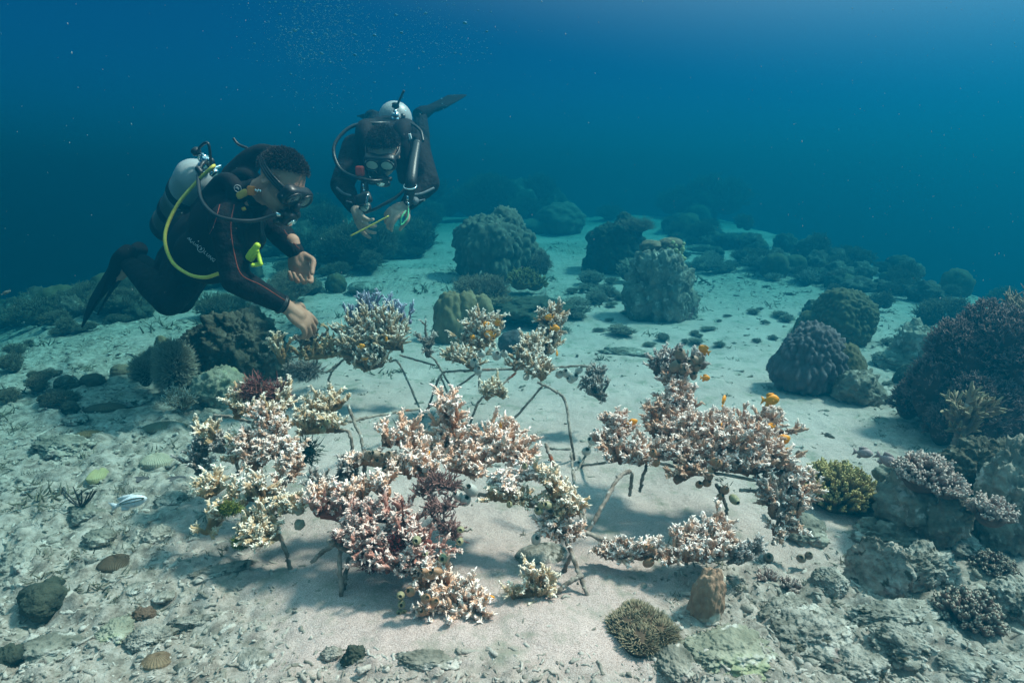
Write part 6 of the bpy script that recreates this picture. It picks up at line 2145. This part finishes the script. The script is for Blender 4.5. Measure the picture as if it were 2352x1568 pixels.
cluster("olive squirt set in the face of the red heap", "squirts in the red heap", [(1017, 1282, 24), (957, 1241, 23), (1056, 1243, 20), (1058, 1216, 18), (976, 1271, 15)], 1.29, M_SQG, 570, (0.0, -1, 0.5))
cluster("pale squirt with wide dark mouth at the start of the middle rod", "pale squirts on the middle rod", [(1082, 1125, 32), (1069, 1148, 27), (1052, 1138, 24)], 1.44, M_SQW, 580)
cluster("grey squirt on the purple-grey crown", "squirts on the purple-grey crown", [(1562, 814, 26), (1551, 841, 26), (1570, 852, 24), (1584, 834, 20), (1597, 827, 22), (1608, 826, 20), (1584, 895, 24), (1593, 862, 20), (1572, 880, 18), (1600, 845, 18)], 1.875, M_SQ, 600)
cluster("translucent grey squirt along the horizontal back rod", "squirts along the back rod", [(1088, 832, 20), (1098, 850, 22), (1106, 812, 18), (1141, 816, 22), (1158, 812, 18), (1301, 857, 22), (1317, 866, 24), (1285, 859, 20), (1310, 872, 18), (1209, 865, 16), (1330, 850, 18)], 2.33, M_SQW, 620)
cluster("brown squirt under the biggest coral table", "squirts under the biggest table", [(1628, 1092, 22), (1624, 1108, 20), (1606, 1112, 20), (1641, 1060, 20), (1651, 1064, 18), (1630, 1080, 18), (1500, 1040, 22), (1508, 1062, 18), (1665, 1125, 20), (1655, 1140, 18)], 1.56, M_SQO, 640)
cluster("olive tube squirt with round black mouth hanging from the tall frame", "tube squirt of the tall frame", [(1687, 1147, 24)], 1.52, M_SQG, 655, (0.3, -1, -0.1))
cluster("greenish squirt on the crusted middle rod", "squirts on the crusted middle rod", [(1237, 1172, 22), (1258, 1160, 20), (1243, 1160, 18), (1170, 1158, 15), (1205, 1070, 16)], 1.40, M_SQG, 660)
cluster("white squirt beside the shaded brown coral", "white squirt by the shaded coral", [(1231, 1238, 26)], 1.40, M_SQW, 668)
cluster("brown squirt hanging beneath the low coral strip", "squirts beneath the low strip", [(1490, 1291, 24), (1482, 1256, 14), (1497, 1258, 14)], 1.36, M_SQO, 670)
cluster("pale squirt stuck on the grey rod beside the peach wing", "squirts on the grey rod", [(1370, 990, 18), (1360, 1012, 20), (1347, 1036, 22), (1334, 1064, 16)], 2.09, M_SQW, 680)
cluster("grey-brown squirt at the foot of the coral curtain", "squirts at the coral curtain foot", [(1765, 1280, 26), (1840, 1282, 22), (1858, 1275, 20)], 1.50, M_SQ, 690)
cluster("olive squirt on the cream coral fan", "squirts on the cream fan", [(741, 985, 17), (752, 970, 15)], 1.80, M_SQG, 700)
# two net-like egg-shaped sponges by the front heap
for (u, v, lab) in ((686, 1170, "upper small net-patterned ball sponge beside the red heap"), (688, 1204, "lower small net-patterned ball sponge beside the red heap")):
    mb = MB()
    blob(mb, P(u, v, 1.455), mpp(v, 1.45) * 12, "knob", u, 4)
    tag(mb.build("ball_sponge", MATS["beige_mushroom_coral"], loc=P(u, v, 1.455)), lab, "sponge")

# ------------------------------------------------------------------ rubble, specks, bubbles (uncountable)
M_FRAG = mat("coral_rubble_fragments", (0.16, 0.14, 0.11), (0.34, 0.30, 0.26), 18, 0.95, 0.8, 90, tips=((0.34, 0.30, 0.26), (0.48, 0.43, 0.385)), tipmid=0.6)
rg = np.random.default_rng(900)


def rubble():
    mb = MB()
    n = 32000
    y = 0.95 * (9.0 / 0.95) ** (rg.random(n) ** 1.25)
    x = rg.uniform(-1.15, 1.15, n) * y
    m = rubble_mask(x, y)
    keep = rg.random(n) < (0.05 + 0.95 * m + 0.16 * sstep(2.0, 3.2, y))
    x, y = x[keep], y[keep]
    n = len(x)
    z = terrain(x, y, True)
    c = np.stack([x, y, z], 1)
    typ = rg.random(n)
    shade = rg.random(n)
    # sticks
    i = np.where(typ < 0.68)[0]
    a = rg.uniform(0, 2 * np.pi, len(i))
    L = rg.gamma(1.8, 0.007, len(i)) + 0.006
    L *= np.clip(0.5 + 0.25 * y[i], 0.7, 1.6)
    d = np.stack([np.cos(a), np.sin(a), rg.normal(size=len(i)) * 0.18], 1)
    t = np.linspace(-0.5, 0.5, 4)
    p = c[i][:, None] + d[:, None] * (L[:, None] * t)[:, :, None]
    p += rg.normal(size=p.shape) * (L * 0.085)[:, None, None]
    r = (0.16 * L * rg.uniform(0.6, 1.2, len(i)))[:, None] * rg.uniform(0.75, 1.15, (len(i), 4))
    r = np.minimum(r, 0.008)
    p[:, :, 2] += r.mean(1)[:, None] * -0.15
    tubes(mb, p, r, 5, tip=np.repeat(shade[i][:, None], 4, 1), caps=True, rng=rg, lump=0.2)
    # chips and nuggets
    v, f = ico(1)
    j = np.where(typ >= 0.68)[0]
    S_ = (rg.gamma(1.5, 0.0026, len(j)) + 0.0025) * np.clip(0.5 + 0.25 * y[j], 0.7, 1.6)
    jit = rg.uniform(0.65, 1.3, (len(j), len(v), 1))
    sc = np.stack([S_ * rg.uniform(0.7, 1.5, len(j)), S_ * rg.uniform(0.7, 1.3, len(j)), S_ * rg.uniform(0.3, 0.9, len(j))], 1)
    a = rg.uniform(0, 2 * np.pi, len(j))
    q = v[None] * jit * sc[:, None]
    X = q[..., 0] * np.cos(a)[:, None] - q[..., 1] * np.sin(a)[:, None]
    Y_ = q[..., 0] * np.sin(a)[:, None] + q[..., 1] * np.cos(a)[:, None]
    V = np.stack([X, Y_, q[..., 2] - S_[:, None] * 0.25], -1) + c[j][:, None]
    F = f[None] + (np.arange(len(j)) * len(v))[:, None, None]
    mb.add(V.reshape(-1, 3), F.reshape(-1, 3), None, np.repeat(shade[j], len(v)))
    kind(mb.build("coral_rubble", M_FRAG, smooth=False), "stuff")


rubble()
M_WEED = mat("dark_seabed_weed", (0.09, 0.09, 0.06), (0.18, 0.165, 0.12), 20, 0.95, 0.2, 80)


def weed():
    mb = MB()
    n = 1100
    y = 1.3 * (9.0 / 1.3) ** (rg.random(n))
    x = rg.uniform(-1.15, 1.15, n) * y
    m = rubble_mask(x, y)
    keep = rg.random(n) < (0.10 + 0.9 * m + 0.25 * sstep(2.2, 3.2, y))
    x, y = x[keep], y[keep]
    z = terrain(x, y, True)
    k = 14
    c = np.repeat(np.stack([x, y, z], 1), k, 0)
    s = np.repeat(rg.gamma(2, 0.006, len(x)) + 0.006, k) * np.repeat(np.clip(0.6 + 0.25 * y, 0.7, 2.2), k)
    c[:, :2] += rg.normal(size=(len(c), 2)) * s[:, None] * 0.8
    d = unit_rand(rg, len(c))
    d[:, 2] = np.abs(d[:, 2]) * 0.8 + 0.1
    branches(mb, c, norm(d), s * rg.uniform(0.5, 1.2, len(c)), s * 0.10, s * 0.05, 3, 3, rg, 0.0, 0.5, 0.4, 0.0)
    kind(mb.build("seabed_weed", M_WEED), "stuff")


weed()
M_SPECK = mat("drifting_speck", (0.12, 0.22, 0.24), (0.24, 0.38, 0.40), 20, 0.8, 0.0)


def specks():
    mb = MB()
    n = 1500
    Y = 0.9 + 5.0 * rg.random(n) ** 1.4
    v0, f = ico(1)
    u, v = rg.uniform(-100, 2450, n), rg.uniform(-60, 1000, n)
    side = rg.random(n) < 0.35
    u = np.where(side, 2450 - rg.gamma(1.6, 260, n), u)
    c = np.array([P(a, b, d) for a, b, d in zip(u, v, Y)])
    keep = c[:, 2] > 0.25
    c, Y = c[keep], Y[keep]
    s = (rg.gamma(1.6, 0.00026, len(c)) + 0.00034) * np.clip(Y / 2.2, 0.5, 1.6)
    st = np.stack([s, s, s * rg.uniform(1, 2.6, len(c))], 1)
    V = v0[None] * st[:, None] + c[:, None]
    F = f[None] + (np.arange(len(c)) * len(v0))[:, None, None]
    mb.add(V.reshape(-1, 3), F.reshape(-1, 3))
    kind(mb.build("drifting_particles", M_SPECK), "stuff")


specks()
M_BUB = mat("bubble_skin", (0.008, 0.14, 0.22), (0.02, 0.22, 0.32), 5, 0.4, 0.0, spec=0.15)  # opaque; blue reflected from the water is put into the colour


def bubbles():
    mb = MB()
    n = 6500
    u = np.where(rg.random(n) < 0.72, 735 + rg.normal(size=n) * 72, 985 + rg.normal(size=n) * 70)
    v = 150 - rg.gamma(1.5, 95, n)
    v = np.where(rg.random(n) < 0.12, rg.uniform(100, 260, n), v)
    Y = 2.75 + rg.normal(size=n) * 0.2
    v0, f = ico(2)
    c = np.array([P(a, b, d) for a, b, d in zip(u, v, Y)])
    keep = c[:, 2] < HZ_TOP - 0.05
    c = c[keep]
    s = rg.gamma(0.9, 0.0007, len(c)) + 0.00042
    st = np.stack([s * 1.25, s * 1.25, s * 0.75], 1)
    V = v0[None] * st[:, None] + c[:, None]
    F = f[None] + (np.arange(len(c)) * len(v0))[:, None, None]
    mb.add(V.reshape(-1, 3), F.reshape(-1, 3))
    kind(mb.build("rising_bubbles", M_BUB), "stuff")


bubbles()

for o in bpy.data.objects:
    if "_org" in o:
        del o["_org"]
